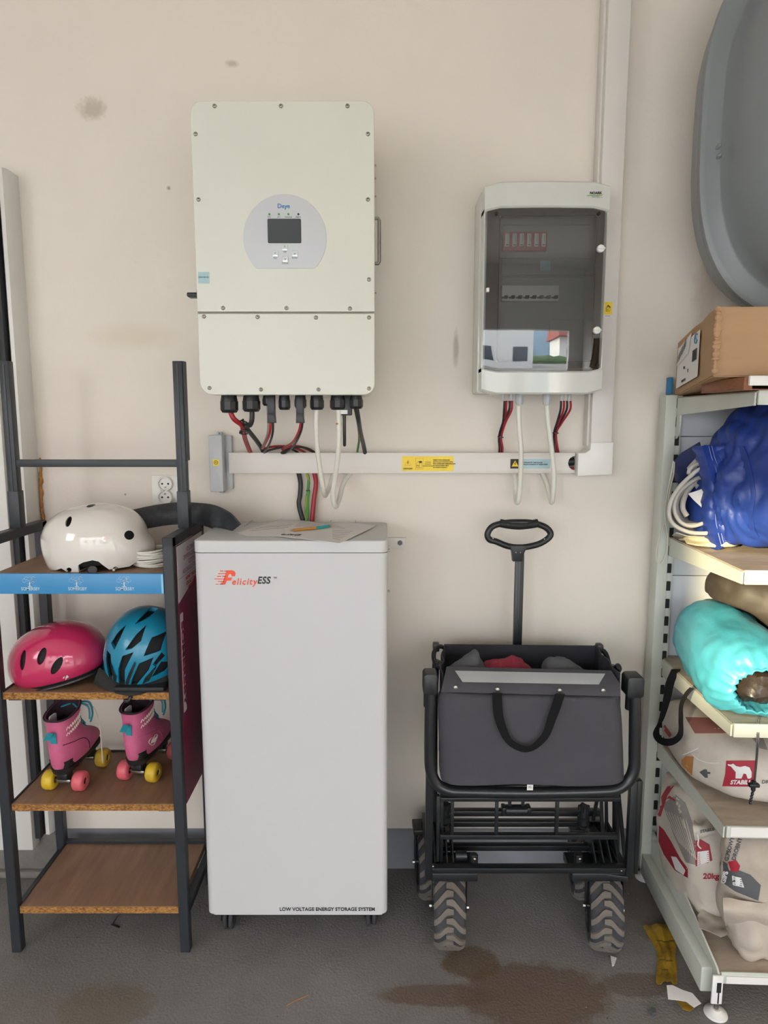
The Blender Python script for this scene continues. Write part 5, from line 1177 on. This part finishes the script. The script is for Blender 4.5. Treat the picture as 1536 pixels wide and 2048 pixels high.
def side(u, v, o=.0045): return BL.lerp(FL, u) + V((0, 0, H_ * v)) + nrm * o      # u 0 back .. 1 front
MB().sheet([[side(.10 + .60 * i / 6, .12 + .72 * j / 4, .0045) for i in range(7)] for j in range(5)], .0004).build('shipping_label', M_lab, bx)
MB().sheet([[side(.10 + .34 * i / 4 + .05 * j, .52 + .30 * j + .08 * i / 4, .0060) for i in range(5)] for j in range(2)], .0003).build('barcode_label', M_lab, bx)
MS = Matrix((sd, V((0, 0, 1)), -nrm * -1)).transposed().to_4x4()
def side_text(s, u, v, size, **k): return text(s, side(u, v, .0066), size, M_ink, bx, M=MS, **k)
side_text('14 kg', .34, .40, .010); side_text('CARTON 1/1', .34, .18, .009); side_text('PL', .46, .30, .012)
kb = MB()
for i in range(14):
    a, b = side(.56 + .008 * i, .40, .0066), side(.56 + .008 * i, .58, .0066); kb.bar(a, b, .0016 if i % 3 else .003, .0004, up=nrm)
for i in range(10): a, b = side(.14 + .024 * i, .56 + .02 * i, .0078), side(.16 + .024 * i, .70 + .02 * i, .0078); kb.bar(a, b, .002 + .001 * (i % 3), .0004, up=nrm)
kb.build('barcode', M_ink, bx)
lgm = MB(); lgm.tube([side(.63 + .035 * math.cos(a), .74 + .075 * math.sin(a), .0068) for a in (R(40 + 29 * k) for k in range(11))], .0012, n=5); lgm.build('ring_logo', M_logo_blue, bx)
text('G', side(.63, .74, .0068), .011, M_logo_blue, bx, M=MS)
tp = MB(); rr_ = random.Random(9)      # crushed corner
for i in range(16):
    z = .012 + .0085 * i; w_ = rr_.uniform(.004, .011); p = FL + V((w_ * .3, -.004, z)); tp.ell(p, w_, .005, rr_.uniform(.004, .009), n=8)
tp.noise(.003, 60, 2); tp.build('crushed_corner', M_card, bx, ang=30)
bp = thing('wooden_board', 'wooden board with white front edge lying under the cardboard box', 'board', (1.1, 1.47, 1.4325))
MB().box(.742, 1.9, 1.43, 1.62, 1.4335, 1.4355).box(.742, .76, 1.43, 1.62, 1.4355, 1.4595, b=.001).build('plank', mat('wood_reddish', '8A5636', .5, var=.3, vs=20, stretch=(1, 6, 6)), bp)
MB().box(.750, 1.9, 1.422, 1.43, 1.442, 1.462, b=.001).build('white_edge', M_whitepl, bp)
tag(MB().box(.785, .792, 1.90, 1.93, 1.4405, 1.487, b=.001).build('blue_folder', M_logo_blue), 'narrow blue folder standing behind the cardboard box', 'folder')
# ------------------------------------------------------------------ second shelf: blue bag
bl = thing('nylon_bag', 'large royal blue nylon drawstring bag on the second shelf', 'bag', (.98, 1.6, 1.052))
secs = [(.803, 1.75, 1.160, .04, .06), (.815, 1.74, 1.175, .06, .10), (.85, 1.715, 1.200, .10, .145), (.90, 1.68, 1.228, .145, .172), (1.0, 1.655, 1.238, .185, .182), (1.15, 1.65, 1.235, .195, .18), (1.3, 1.64, 1.20, .18, .15), (1.38, 1.64, 1.18, .08, .08)]
m = sack(0, secs, amp=.016, scale=8, seed=4, n=96, k=12, amp2=.016, scale2=13, e=2.2)
for v in m.bm.verts:      # pleats gathered at the mouth on the left
    g_ = max(0, 1 - abs(v.co.x - .83) / .10); a_ = math.atan2(v.co.z - 1.2, v.co.y - 1.64); v.co += v.normal * .004 * g_ * math.sin(a_ * 26)
    v.co.y = min(v.co.y, 1.865)
    v.co.z = max(v.co.z, 1.0535 + .02 * max(0, .9 - abs(v.co.x - .95) * 6) * (1 if v.co.y < 1.5 else 0))
bt = m.bvh(); m.build('bag_body', M_bbag, bl, ang=70)
# gathered hem hanging from the mouth to the shelf
rows = []
for i in range(33):
    v = i / 32; c = catmull([S(1396, 892, 1.70), S(1408, 925, 1.69), S(1418, 980, 1.685), S(1414, 1030, 1.685), S(1420, 1070, 1.68), S(1433, 1100, 1.675)], 8)
    p = c[min(len(c) - 1, int(v * (len(c) - 1)))]; wv_ = .004 * math.sin(v * 60) * (1 - v * .6)
    d_ = p - V((0, 0, EYE)); ppx = 768 + FPX * d_.x / (d_.y * math.cos(PITCH) - d_.z * math.sin(PITCH)); ppy = 1024 - FPX * (d_.z * math.cos(PITCH) + d_.y * math.sin(PITCH)) / (d_.y * math.cos(PITCH) - d_.z * math.sin(PITCH))
    row = [p + V((wv_, .03, 0)), p + V((wv_, 0, 0))]
    for k in range(1, 15):      # cloth running from the hem into the body of the bag
        u = k / 14; q = S(ppx + 92 * u * (1 - .25 * max(0, v - .7)), ppy - 26 * u * max(0, v - .6) * 2.5, p.y - .010 + .02 * u); h = bt.ray_cast(V((0, 0, EYE)), (q - V((0, 0, EYE))).normalized())
        w_ = u * u * (3 - 2 * u); t_ = h[0] if h[0] else q + V((.02, .06, .02)); q = q.lerp(t_, w_) + V((0, -.0015 - .004 * math.sin(v * 34 + u * 2) * u * (1 - u) * 3, 0)); q.z = max(q.z, 1.0525); row.append(q)
    rows.append(row)
hem = MB().sheet(rows, .0025); ht = hem.bvh(); hem.build('hem', M_bbag, bl, ang=70)
for px in (1421, 1427):
    P_ = [(px - 4, 892), (px + 2, 915), (px + 12, 945), (px + 12, 975), (px + 8, 1000), (px + 10, 1040), (px + 16, 1070), (px + 22, 1093)]
    q = []
    for x, y in P_:
        h = ht.ray_cast(S(x, y, 1.2), (S(x, y, 1.5) - S(x, y, 1.2)).normalized()); q.append(h[0] + V((0, -.0012, 0)) if h[0] else S(x, y, 1.67))
    MB().tube(q, .0007, n=5).build('stitching', M_stitch, bl)
MB().sheet([[S(1400, 884, 1.740), S(1385, 893, 1.760), S(1365, 905, 1.780), S(1349, 922, 1.800), S(1350, 945, 1.820), S(1351, 960, 1.830)], [S(1402, 893, 1.735), S(1388, 903, 1.755), S(1366, 920, 1.775), S(1356, 935, 1.790), S(1362, 960, 1.810), S(1366, 972, 1.820)], [S(1404, 902, 1.730), S(1392, 915, 1.750), S(1378, 930, 1.770), S(1375, 945, 1.790), S(1378, 955, 1.800), S(1382, 958, 1.810)]], .003).build('loose_flap', mat('navy_nylon', '1D2B57', .5, var=.2), bl, ang=60)
# grey inflatable rolled up inside the mouth
gv = thing('rolled_vinyl', 'rolled grey vinyl tube coming out of the blue bag', 'rolled vinyl', (.82, 1.74, 1.06))
def hose(P_, r, m=M_gsheet, nm='roll'): return MB().tube([S(*p) for p in P_], r, n=10, k=6).build(nm, m, gv, ang=60)
hose([(1425, 935, 1.720), (1400, 938, 1.720), (1378, 955, 1.720), (1358, 975, 1.715), (1343, 1000, 1.710), (1338, 1025, 1.705), (1344, 1045, 1.700), (1362, 1058, 1.695), (1388, 1066, 1.690), (1425, 1066, 1.690)], .0052)
hose([(1425, 958, 1.740), (1402, 955, 1.740), (1385, 962, 1.735), (1362, 980, 1.725), (1350, 1000, 1.720), (1349, 1022, 1.715), (1360, 1043, 1.710), (1380, 1052, 1.705), (1402, 1048, 1.705), (1422, 1038, 1.710)], .0052)
hose([(1425, 930, 1.750), (1410, 922, 1.750), (1396, 920, 1.750), (1385, 930, 1.745), (1378, 938, 1.740)], .006)
hose([(1425, 945, 1.730), (1408, 931, 1.735), (1392, 929, 1.735), (1380, 938, 1.730), (1377, 948, 1.725)], .005)
hose([(1420, 950, 1.760), (1398, 958, 1.760), (1378, 978, 1.760), (1367, 1000, 1.755), (1366, 1018, 1.750), (1374, 1032, 1.745)], .007)
def vs(rows_, m=M_gsheet, nm='sheet_fold'): return MB().sheet([catmull([S(*p) for p in r_], 5) for r_ in rows_], .002).build(nm, m, gv, ang=60)
vs([[(1342, 1005, 1.715), (1340, 1030, 1.715), (1350, 1050, 1.710), (1372, 1064, 1.705), (1424, 1070, 1.700)], [(1350, 1008, 1.760), (1348, 1030, 1.760), (1358, 1046, 1.760), (1376, 1056, 1.760), (1424, 1060, 1.760)]])
vs([[(1400, 955, 1.740), (1372, 972, 1.730), (1352, 1000, 1.720), (1352, 1025, 1.715), (1366, 1046, 1.710), (1402, 1048, 1.705)], [(1410, 958, 1.820), (1382, 978, 1.820), (1366, 1000, 1.820), (1366, 1020, 1.820), (1378, 1036, 1.820), (1402, 1040, 1.820)]])
vs([[(1376, 987, 1.735), (1395, 981, 1.725), (1416, 973, 1.720)], [(1388, 1000, 1.730), (1402, 1001, 1.720), (1416, 1000, 1.715)], [(1410, 1020, 1.720), (1414, 1020, 1.715), (1418, 1018, 1.710)]], M_lab, 'pale_corner')
vs([[(1386, 966, 1.760), (1400, 962, 1.760), (1420, 950, 1.760)], [(1390, 974, 1.750), (1404, 968, 1.745), (1420, 962, 1.740)], [(1394, 981, 1.760), (1408, 976, 1.750), (1420, 972, 1.750)]])
vs([[(1352, 1064, 1.750), (1380, 1072, 1.730), (1424, 1073, 1.710)], [(1345, 1070, 1.830), (1385, 1080, 1.790), (1424, 1082, 1.740)]])
be = thing('folded_cloth', 'cream folded cloth under the rolled grey vinyl', 'cloth', (.84, 1.5, 1.052))
rings = []
for (x, zc, hz, hy) in ((.788, 1.062, .006, .03), (.80, 1.062, .010, .05), (.815, 1.064, .012, .06), (.84, 1.064, .013, .06), (.86, 1.062, .010, .05), (.875, 1.058, .005, .03)):
    rings.append([V((x + .012 * math.sin(a * 3), 1.745 - (x - .788) * .4 + hy * math.cos(a), max(1.0525, zc + hz * math.sin(a)))) for a in (2 * math.pi * k / 24 for k in range(24))])
MB().loft(rings).noise(.0035, 30, 4, .002, 60).build('cloth', M_beige, be, ang=60)
cd_ = MB().tube([S(1347, 922, 1.79), S(1342, 950, 1.80), S(1335, 985, 1.82), S(1330, 1020, 1.84), S(1331, 1045, 1.845), S(1335, 1075, 1.853), S(1333, 1105, 1.855), S(1322, 1128, 1.856), S(1313, 1120, 1.856), S(1314, 1095, 1.856), S(1322, 1065, 1.856), S(1329, 1045, 1.854)], .0014, n=6)
cd_.tube([S(1349, 924, 1.79), S(1347, 950, 1.80), S(1341, 975, 1.82), S(1337, 1000, 1.83), S(1340, 975, 1.84)], .0013, n=6)
tag(cd_.build('drawstring', M_lace), 'thin white cord hanging from the blue bag in front of the upright', 'cord')

# ------------------------------------------------------------------ third shelf: turquoise sack, brown bag
ts = thing('drawstring_sack', 'turquoise nylon drawstring sack lying on the third shelf', 'bag', (.93, 1.62, .704))
A0, A1 = V((.885, 1.815, .800)), V((.850, 1.475, .772)); ax_ = (A1 - A0).normalized(); xx = V((0, 0, 1)).cross(ax_).normalized(); zz_ = ax_.cross(xx)
def tring(t, r, rz, off=0, pl=0, n=72, drop=0):
    c = A0.lerp(A1, t); out = []
    for j in range(n):
        a = 2 * math.pi * j / n; q = 1 + pl * math.sin(a * 24 + 1.5 * math.sin(a * 5))
        p = c + xx * math.cos(a) * r * q + zz_ * math.sin(a) * rz * q + V((0, 0, drop)); p.z = max(p.z, .7035 + .003 * (1 - q)); out.append(p)
    return out
R_ = [tring(-.03, .03, .03), tring(-.02, .07, .07), tring(.02, .088, .090), tring(.12, .098, .100), tring(.4, .108, .106), tring(.7, .113, .106), tring(.85, .112, .100, pl=.008), tring(.95, .104, .090, pl=.02), tring(1.02, .086, .074, pl=.035), tring(1.06, .070, .056, pl=.05), tring(1.055, .062, .049, pl=.06), tring(1.0, .058, .046, pl=.03), tring(.9, .056, .044)]
R_ = [catmull([R_[k][j] for k in range(len(R_))], 4) for j in range(72)]; R_ = [[R_[j][i] for j in range(72)] for i in range(len(R_[0]))]
m = MB().loft(R_); m.noise(.005, 12, 8, .005, 24); tt = m.bvh(); m.build('sack_body', M_tbag, ts, ang=80)
MB().tube(tring(1.055, .065, .052, pl=.05, n=48), .003, n=7, k=2, closed=True).build('gathered_rim', M_tbag, ts, ang=80)
cc = A0.lerp(A1, .93)
fo_ = MB().ell(cc, .054, .05, .043, n=28); fo_.noise(.012, 22, 5, .010, 40); fo_.build('dark_contents', M_bin, ts, ang=40)
rows = [[S(x, y, Y) for x, y, Y in ((1352, 1338, 1.755), (1340, 1365, 1.76), (1333, 1400, 1.765), (1322, 1440, 1.76), (1313, 1462, 1.74), (1320, 1480, 1.71), (1342, 1484, 1.66), (1360, 1470, 1.605), (1362, 1440, 1.595), (1363, 1410, 1.59), (1373, 1388, 1.585), (1384, 1376, 1.58))]]
P_ = catmull(rows[0], 6); wv_ = catmull([V((.012, 0, 0)), V((.012, 0, .002)), V((.010, 0, .0)), V((.008, .002, .002)), V((.008, .0, .010)), V((.002, .0, .009)), V((-.001, .0, .010)), V((-.006, 0, .006)), V((-.004, .004, 0)), V((-.003, .004, .0)), V((-.004, .003, .001)), V((-.004, .003, .001))], 6)
MB().sheet([[p - w_, p + w_] for p, w_ in zip(P_, wv_)], .0016).build('shoulder_strap', M_web, ts, ang=60)
cb_ = MB().tube([S(1514, 1438, 1.445), S(1514, 1480, 1.43), S(1512, 1520, 1.425), S(1509, 1560, 1.42), S(1507, 1575, 1.42)], .0014, n=6).tube([S(1517, 1438, 1.445), S(1517, 1480, 1.43), S(1514, 1520, 1.425), S(1510, 1560, 1.42), S(1507, 1575, 1.42)], .0014, n=6)
p = S(1507, 1570, 1.42); cb_.box(p.x - .011, p.x + .012, 1.414, 1.426, p.z - .004, p.z + .004, b=.002).cyl(p + V((0, 0, .01)), p + V((0, 0, -.012)), .005, n=10)
for i in range(5): cb_.ell(p + V((-.001 * i, 0, -.014 - .007 * i)), .0035, .0035, .0045, n=8)
cb_.build('drawcord', M_blk, ts)
bb_ = thing('duffel_bag', 'dusty dark brown bag behind the turquoise sack', 'bag', (1.15, 1.68, .704))
secs = [(.868, 1.755, .925, .005, .01), (.872, 1.755, .925, .045, .035), (.90, 1.75, .922, .085, .062), (.95, 1.74, .91, .11, .085), (1.01, 1.73, .885, .13, .125), (1.08, 1.71, .878, .14, .165), (1.3, 1.71, .875, .14, .16), (1.45, 1.71, .85, .1, .12), (1.5, 1.71, .84, .03, .04)]
m = sack(0, secs, amp=.010, scale=8, seed=6, amp2=.004, scale2=16, e=2.3, n=56)
for v in m.bm.verts:
    v.co.z = max(v.co.z, .7045); dv = (v.co - A0); t_ = dv.dot(ax_); rdv = dv - ax_ * t_
    if rdv.length < .114 and t_ < .41:
        an = max(R(-15), min(R(105), math.atan2(rdv.dot(zz_), rdv.dot(xx)))); v.co += (xx * math.cos(an) + zz_ * math.sin(an)) * .114 - rdv
    v.co.y = min(v.co.y, 1.862)
m.build('bag_body', M_brown, bb_, ang=70)

# ------------------------------------------------------------------ fourth shelf: cement sack with the bear
cs = thing('cement_sack', 'full paper sack with red bear square lying on the fourth shelf', 'sack', (1.1, 1.62, .4575))
secs = [(.762, 1.68, .535, .04, .02), (.770, 1.68, .537, .11, .05), (.80, 1.675, .54, .17, .072), (.86, 1.66, .54, .19, .080), (1.0, 1.655, .545, .195, .085), (1.25, 1.655, .545, .195, .085), (1.36, 1.655, .54, .15, .06), (1.38, 1.66, .53, .04, .02)]
m = sack(0, secs, amp=.006, scale=9, seed=11, amp2=.003, scale2=18, e=2.9, n=64)
for v in m.bm.verts:
    v.co.z = max(v.co.z, .459); v.co.x += max(0, (1.62 - v.co.y)) * .22 * max(0, 1 - (v.co.x - .76) / .3); v.co.y = min(v.co.y, 1.862)
ct = m.bvh(); m.build('sack_body', M_sack, cs, ang=70)
rs = decal([(1452, 1521), (1511, 1521), (1509, 1573), (1444, 1573), (1450, 1548)], ct, M_sred, 'red_square', cs)
bear = [(1455, 1528), (1462, 1529), (1466, 1527), (1472, 1532), (1480, 1534), (1490, 1532), (1499, 1535), (1503, 1544), (1503, 1554), (1500, 1557), (1495, 1557), (1497, 1552), (1492, 1548), (1487, 1547), (1482, 1548), (1483, 1557), (1471, 1557), (1475, 1553), (1473, 1546), (1466, 1538), (1462, 1533), (1456, 1531)]
decal(bear, ct, M_lab, 'bear_logo', cs, off=.0022); decal(None, ct, M_lab, 'lettering', cs, off=.0024, cell=.02, txt=('STABILL', 1481, 1565, .0145, 0, dict(shear=.2, off=.0006, wx=.95)))
decal(None, ct, M_sdark, 'lettering', cs, off=.002, cell=.02, txt=('DROBNO', 1546, 1564, .012, 0, dict(off=.0003)))
decal([(1398, 1544), (1409, 1538), (1414, 1539), (1407, 1543), (1421, 1544), (1421, 1548), (1408, 1548), (1416, 1556), (1410, 1556)], ct, M_sdark, 'arrow_print', cs, off=.002)
decal([(1365, 1432), (1438, 1434), (1460, 1467), (1388, 1468)], ct, mat('sack_faded_red', '8E5A52', .8), 'faded_print', cs)
decal([(1329, 1447), (1345, 1470), (1340, 1477), (1322, 1455)], ct, M_sred, 'red_print', cs); decal([(1317, 1478), (1336, 1490), (1334, 1512), (1320, 1497)], ct, M_sred, 'red_print', cs)
decal([(1362, 1518), (1372, 1510), (1388, 1512), (1384, 1567), (1370, 1552), (1360, 1536)], ct, M_kraft, 'kraft_valve', cs, off=.002)
decal([(1500, 1471), (1526, 1475), (1536, 1500), (1520, 1497)], ct, M_sgrey, 'grey_print', cs)
sm_ = MB()
for P_ in ([(1359, 1545), (1356, 1528), (1366, 1510), (1382, 1503), (1397, 1496)], [(1384, 1509), (1398, 1520), (1420, 1526), (1440, 1525)], [(1359, 1545), (1372, 1562), (1392, 1572), (1403, 1570)]):
    q = [ct.ray_cast(V((0, 0, EYE)), VD(*p)) for p in P_]; q = [h[0] + V((0, -.001, .001)) for h in q if h[0]]
    if len(q) > 2: sm_.tube(q, .0014, n=5)
sm_.build('sewn_thread', M_lab, cs)
# ------------------------------------------------------------------ base shelf: plaster sacks
w1 = thing('plaster_sack', 'part-used 20 kg sack with red panels standing on the base shelf', 'sack', (.86, 1.70, .109))
secs = [(.1085, .860, 1.70, .06, .11), (.118, .860, 1.70, .078, .14), (.17, .858, 1.70, .088, .155), (.24, .855, 1.705, .090, .15), (.30, .85, 1.715, .084, .135), (.35, .845, 1.73, .072, .11), (.385, .84, 1.74, .055, .08), (.40, .84, 1.74, .02, .03)]
m = sack(2, secs, amp=.008, scale=10, seed=21, amp2=.005, scale2=22, e=2.6, n=60)
for v in m.bm.verts:
    v.co.x = max(v.co.x, .7795) if v.co.y > 1.55 else v.co.x; v.co.y = min(v.co.y, 1.87)
t1 = m.bvh(); m.build('sack_body', M_sack, w1, ang=70)
decal([(1313, 1640), (1325, 1652), (1342, 1680), (1362, 1718), (1378, 1740), (1378, 1760), (1350, 1745), (1325, 1710), (1312, 1680)], t1, M_sred, 'red_panel', w1)
decal([(1306, 1636), (1316, 1600), (1336, 1568), (1352, 1566), (1336, 1590), (1320, 1640)], t1, M_sred, 'red_band', w1, off=.0016)
decal([(1340, 1710), (1352, 1712), (1372, 1742), (1368, 1752), (1350, 1740)], t1, M_lab, 'label_field', w1, off=.002)
decal([(1318, 1600), (1350, 1580), (1372, 1600), (1392, 1660), (1395, 1735), (1372, 1730), (1345, 1672)], t1, M_sgrey, 'text_field', w1)
for i in range(9): decal([(1322 + i * 6, 1612 + i * 3), (1324 + i * 6, 1612 + i * 3), (1362 + i * 4, 1690 + i * 4), (1360 + i * 4, 1690 + i * 4)], t1, M_sack, 'print_line', w1, off=.0022, cell=.03)
decal([(1330, 1668 - 70), (1338, 1590), (1352, 1600), (1352, 1604), (1338, 1597)], t1, M_sred, 'red_line', w1, off=.0024)
rp = decal([(1386, 1668), (1400, 1676), (1420, 1688), (1426, 1722), (1400, 1730), (1391, 1735), (1388, 1700)], t1, M_sred, 'red_panel', w1)
decal([(1394, 1703), (1418, 1700), (1420, 1724), (1394, 1732)], t1, M_lab, 'label_field', w1, off=.002)
for i in range(6): decal([(1396, 1708 + 4 * i), (1418, 1704 + 4 * i), (1418, 1705.2 + 4 * i), (1396, 1709.2 + 4 * i)], t1, M_sred, 'print_line', w1, off=.0028, cell=.03)
decal(None, t1, M_sred, 'lettering', w1, off=.002, cell=.03, txt=('20kg', 1422, 1753, .021, 0, dict(off=.0008)), Y=1.56)
fw = MB(); rows = []      # folded-over top
for i in range(10):
    u = i / 9; rows.append(catmull([S(1388 + 42 * u, 1640 + 8 * u + 6 * math.sin(u * 7), 1.60), S(1386 + 46 * u, 1652 + 6 * u, 1.575), S(1388 + 44 * u, 1668 + 3 * math.sin(u * 5), 1.568), S(1390 + 40 * u, 1682 - 14 * u, 1.575)], 4))
fw.sheet(rows, .002).noise(.002, 40, 3).build('folded_top', M_sack, w1, ang=60)
text('STABILL', S(1414, 1661, 1.5655), .010, M_sdark, w1, M=Matrix.Rotation(R(-12), 4, 'Y') @ FACE, shear=.2, off=.0004)
MB().tube([S(1394, 1668, 1.563), S(1397, 1678, 1.56), S(1396, 1690, 1.56), S(1402, 1697, 1.56)], .0018, n=6).build('sewn_thread', M_lab, w1)
w2 = thing('plaster_sack', 'crumpled grey and white paper sack hanging over the base shelf edge', 'sack', (1.02, 1.5, .109))
secs = [(.1085, .925, 1.485, .075, .035), (.13, .922, 1.485, .090, .048), (.20, .915, 1.488, .098, .054), (.28, .908, 1.49, .10, .054), (.36, .905, 1.495, .10, .048), (.400, .905, 1.50, .09, .035), (.412, .905, 1.50, .03, .012)]
m = sack(2, secs, amp=.009, scale=11, seed=33, amp2=.009, scale2=18, e=3, n=64); t2 = m.bvh(); m.build('sack_body', M_sackt, w2, ang=60)
decal([(1440, 1718), (1470, 1738), (1500, 1750), (1520, 1770), (1515, 1800), (1470, 1782), (1441, 1762)], t2, M_sdark, 'dark_panel', w2)
decal([(1456, 1724), (1472, 1720), (1480, 1732), (1476, 1744), (1462, 1742)], t2, M_sred, 'red_badge', w2, off=.002)
decal([(1464, 1752), (1482, 1756), (1488, 1775), (1466, 1770)], t2, M_lab, 'label_field', w2, off=.002)
for i in range(4): decal([(1467, 1755 + i * 4), (1484, 1759 + i * 4), (1484, 1760.4 + i * 4), (1467, 1756.4 + i * 4)], t2, M_sdark, 'print_line', w2, off=.003, cell=.03)
decal(None, t2, M_sdark, 'lettering', w2, off=.002, cell=.03, txt=('GIPSOWY', 1459, 1698, .014, 80, dict(off=.0005)), Y=1.5)
decal(None, t2, M_sdark, 'lettering', w2, off=.002, cell=.03, txt=('DROBNY', 1474, 1698, .014, 78, dict(off=.0005)), Y=1.5)
decal(None, t2, M_lab, 'lettering', w2, off=.0026, cell=.03, txt=('GIPS', 1449, 1755, .016, 80, dict(off=.0008)), Y=1.5)
decal(None, t2, M_sdark, 'lettering', w2, off=.002, cell=.03, txt=('kg', 1456, 1808, .022, -50, dict(off=.001)), Y=1.5)
fl_ = MB(); rows = []      # loose flap drooping over the front
for i in range(14):
    u = i / 13; rows.append(catmull([S(1446 + 90 * u, 1798 + 8 * u, 1.432), S(1447 + 90 * u, 1826 + 14 * u, 1.424 - .004 * math.sin(u * 8)), at(1454 + 86 * u, 1858 + 24 * u, Z=.122 + .004 * math.sin(u * 9)), at(1474 + 70 * u, 1872 + 38 * u + 4 * math.sin(u * 12), Z=.1125)], 5))
fm = fl_.sheet(rows, .002).noise(.004, 30, 9); fm.build('torn_flap', M_sackt, w2, ang=50)
w3 = thing('plaster_sack', 'white paper sack with fine red and black print at the right edge', 'sack', (1.12, 1.46, .109))
secs = [(.1085, 1.055, 1.475, .055, .035), (.14, 1.055, 1.475, .075, .048), (.25, 1.045, 1.475, .072, .05), (.36, 1.04, 1.48, .065, .045), (.40, 1.04, 1.485, .05, .03), (.405, 1.04, 1.485, .02, .015)]
m = sack(2, secs, amp=.010, scale=10, seed=41, amp2=.006, scale2=20, e=3, n=56); t3 = m.bvh(); m.build('sack_body', M_sack, w3, ang=60)
for i, (a, b, mm) in enumerate(((1710, 1716, M_sdark), (1730, 1736, M_sdark), (1765, 1772, M_sdark), (1835, 1856, M_sred))): decal([(1506, a), (1540, a + 12), (1540, b + 12), (1506, b)], t3, mm, 'print_band', w3, off=.002, Y=1.42)
for i in range(12): decal([(1508, 1742 + i * 7), (1540, 1750 + i * 7), (1540, 1751.3 + i * 7), (1508, 1743.3 + i * 7)], t3, M_sgrey, 'print_line', w3, off=.002, cell=.03, Y=1.42)
# torn scrap on the base shelf
def scrap(label, P_, z, m, name='paper_scrap', wave=.006, th=.0008, seed=1, cat='paper scrap'):
    mb = MB().poly([at(*p, Z=z) for p in P_]); bmesh.ops.triangulate(mb.bm, faces=mb.bm.faces[:])
    for _ in range(4):
        es = [e for e in mb.bm.edges if e.calc_length() > .015]
        if es: bmesh.ops.subdivide_edges(mb.bm, edges=es, cuts=1); bmesh.ops.triangulate(mb.bm, faces=[f for f in mb.bm.faces if len(f.verts) > 3])
    for v in mb.bm.verts: v.co.z = z + wave * (.5 + .5 * noise.noise(v.co * 28 + V((seed, 0, 0)))) + .0005
    bmesh.ops.solidify(mb.bm, geom=mb.bm.faces[:], thickness=th)
    return tag(mb.build(name, m, None, ang=40), label, cat)
scrap('crumpled torn sack paper lying over the side of the base shelf', [(1394, 1838), (1404, 1830), (1440, 1842), (1462, 1852), (1478, 1868), (1460, 1876), (1441, 1885), (1425, 1878), (1398, 1866)], .135, M_sackt, wave=.022, seed=4)
# ------------------------------------------------------------------ on the floor
yw = thing('yellow_wrapper', 'crumpled yellow plastic wrapper on the floor between wagon and shelving', 'wrapper', at(1325, 1950, Z=0))
rows = []
for i in range(26):
    v = i / 25; cx = 1318 + 20 * v + 6 * math.sin(v * 4); hw = (33 - 34 * v if v < .45 else 17.7 + 8 * (v - .45)) if v < .98 else 20; y = 1853 + 118 * v; row = []
    for j in range(11):
        u = j / 10 * 2 - 1; p = at(cx + u * hw, y, Z=.002); p.z = .003 + .012 * (1 - abs(u)) * (.6 + .4 * math.sin(v * 14)) + .003 * math.sin(u * 22 + v * 5); row.append(p)
    rows.append(row)
MB().sheet(rows, .0007).build('film', M_ywrap, yw, ang=50)
sc_ = MB()
for (x, y, l_) in ((1320, 1882, 8), (1332, 1884, 10), (1344, 1882, 8), (1325, 1920, 9), (1338, 1922, 9), (1330, 1940, 8)):
    p = at(x, y, Z=.018); sc_.box(p.x - .008, p.x + .008, p.y - .002, p.y + .002, .0185, .0188)
sc_.build('print_line', mat('wrapper_print', '5A4A22', .6), yw)
scrap('folded white paper scrap at the end of the yellow wrapper', [(1333, 1975), (1345, 1974), (1365, 1983), (1384, 1990), (1402, 2010), (1388, 2019), (1372, 2006), (1336, 2001)], .022, M_paper, wave=.006, seed=2)
scrap('ragged yellow wrapper end under the white paper scrap', [(1350, 2000), (1372, 2008), (1390, 2018), (1380, 2026), (1365, 2022)], .004, M_ywrap, name='wrapper_piece', seed=3, cat='wrapper')
def debris(label, P_, z, h, m, name):
    return tag(MB().prism([(at(*p, Z=0).x, at(*p, Z=0).y) for p in P_], 2, z, h).build(name, m), label, 'debris')
debris('small dark stone on the floor near the bottom edge', [(1297, 2026), (1304, 2020), (1311, 2022), (1312, 2030), (1304, 2033)], .0005, .008, M_sdark, 'stone')
debris('pale wood chip below the right front tyre', [(1221, 1914), (1233, 1918), (1228, 1932), (1224, 1934)], .0005, .004, M_lab, 'wood_chip')
l_ = MB().bar(at(238, 1828, Z=.002), at(224, 1850, Z=.002), .0014, .002).bar(at(223, 1849, Z=.003), at(239, 1855, Z=.003), .005, .002)
tag(l_.build('metal_clip', M_steel), 'thin bent metal clip on the floor under the rack', 'clip')
rd = random.Random(12); db_ = MB()
for i in range(230):
    x = rd.uniform(-1.0, 1.05); y = rd.uniform(1.30, 1.88)
    if rd.random() < .45: x, y = rd.gauss(.70, .05), rd.uniform(1.55, 1.85)
    r_ = rd.uniform(.0006, .0022); db_.ell((x, y, r_ * .5), r_, r_ * rd.uniform(.6, 1.6), r_ * .6, n=6)
tag(db_.build('floor_grit', mat('grit', '9A8E80', .9, var=.6, vs=300, col2='3A3430', thr=(.4, .6))), 'scattered grit and tiny crumbs on the grey floor', 'grit', kind='stuff')
tag(MB().tube([at(572, 2012, Z=.001), at(590, 2002, Z=.002), at(617, 1990, Z=.0012)], .0008, n=5).build('twig', M_kraft), 'thin dry twig on the floor in front of the storage cabinet', 'twig')
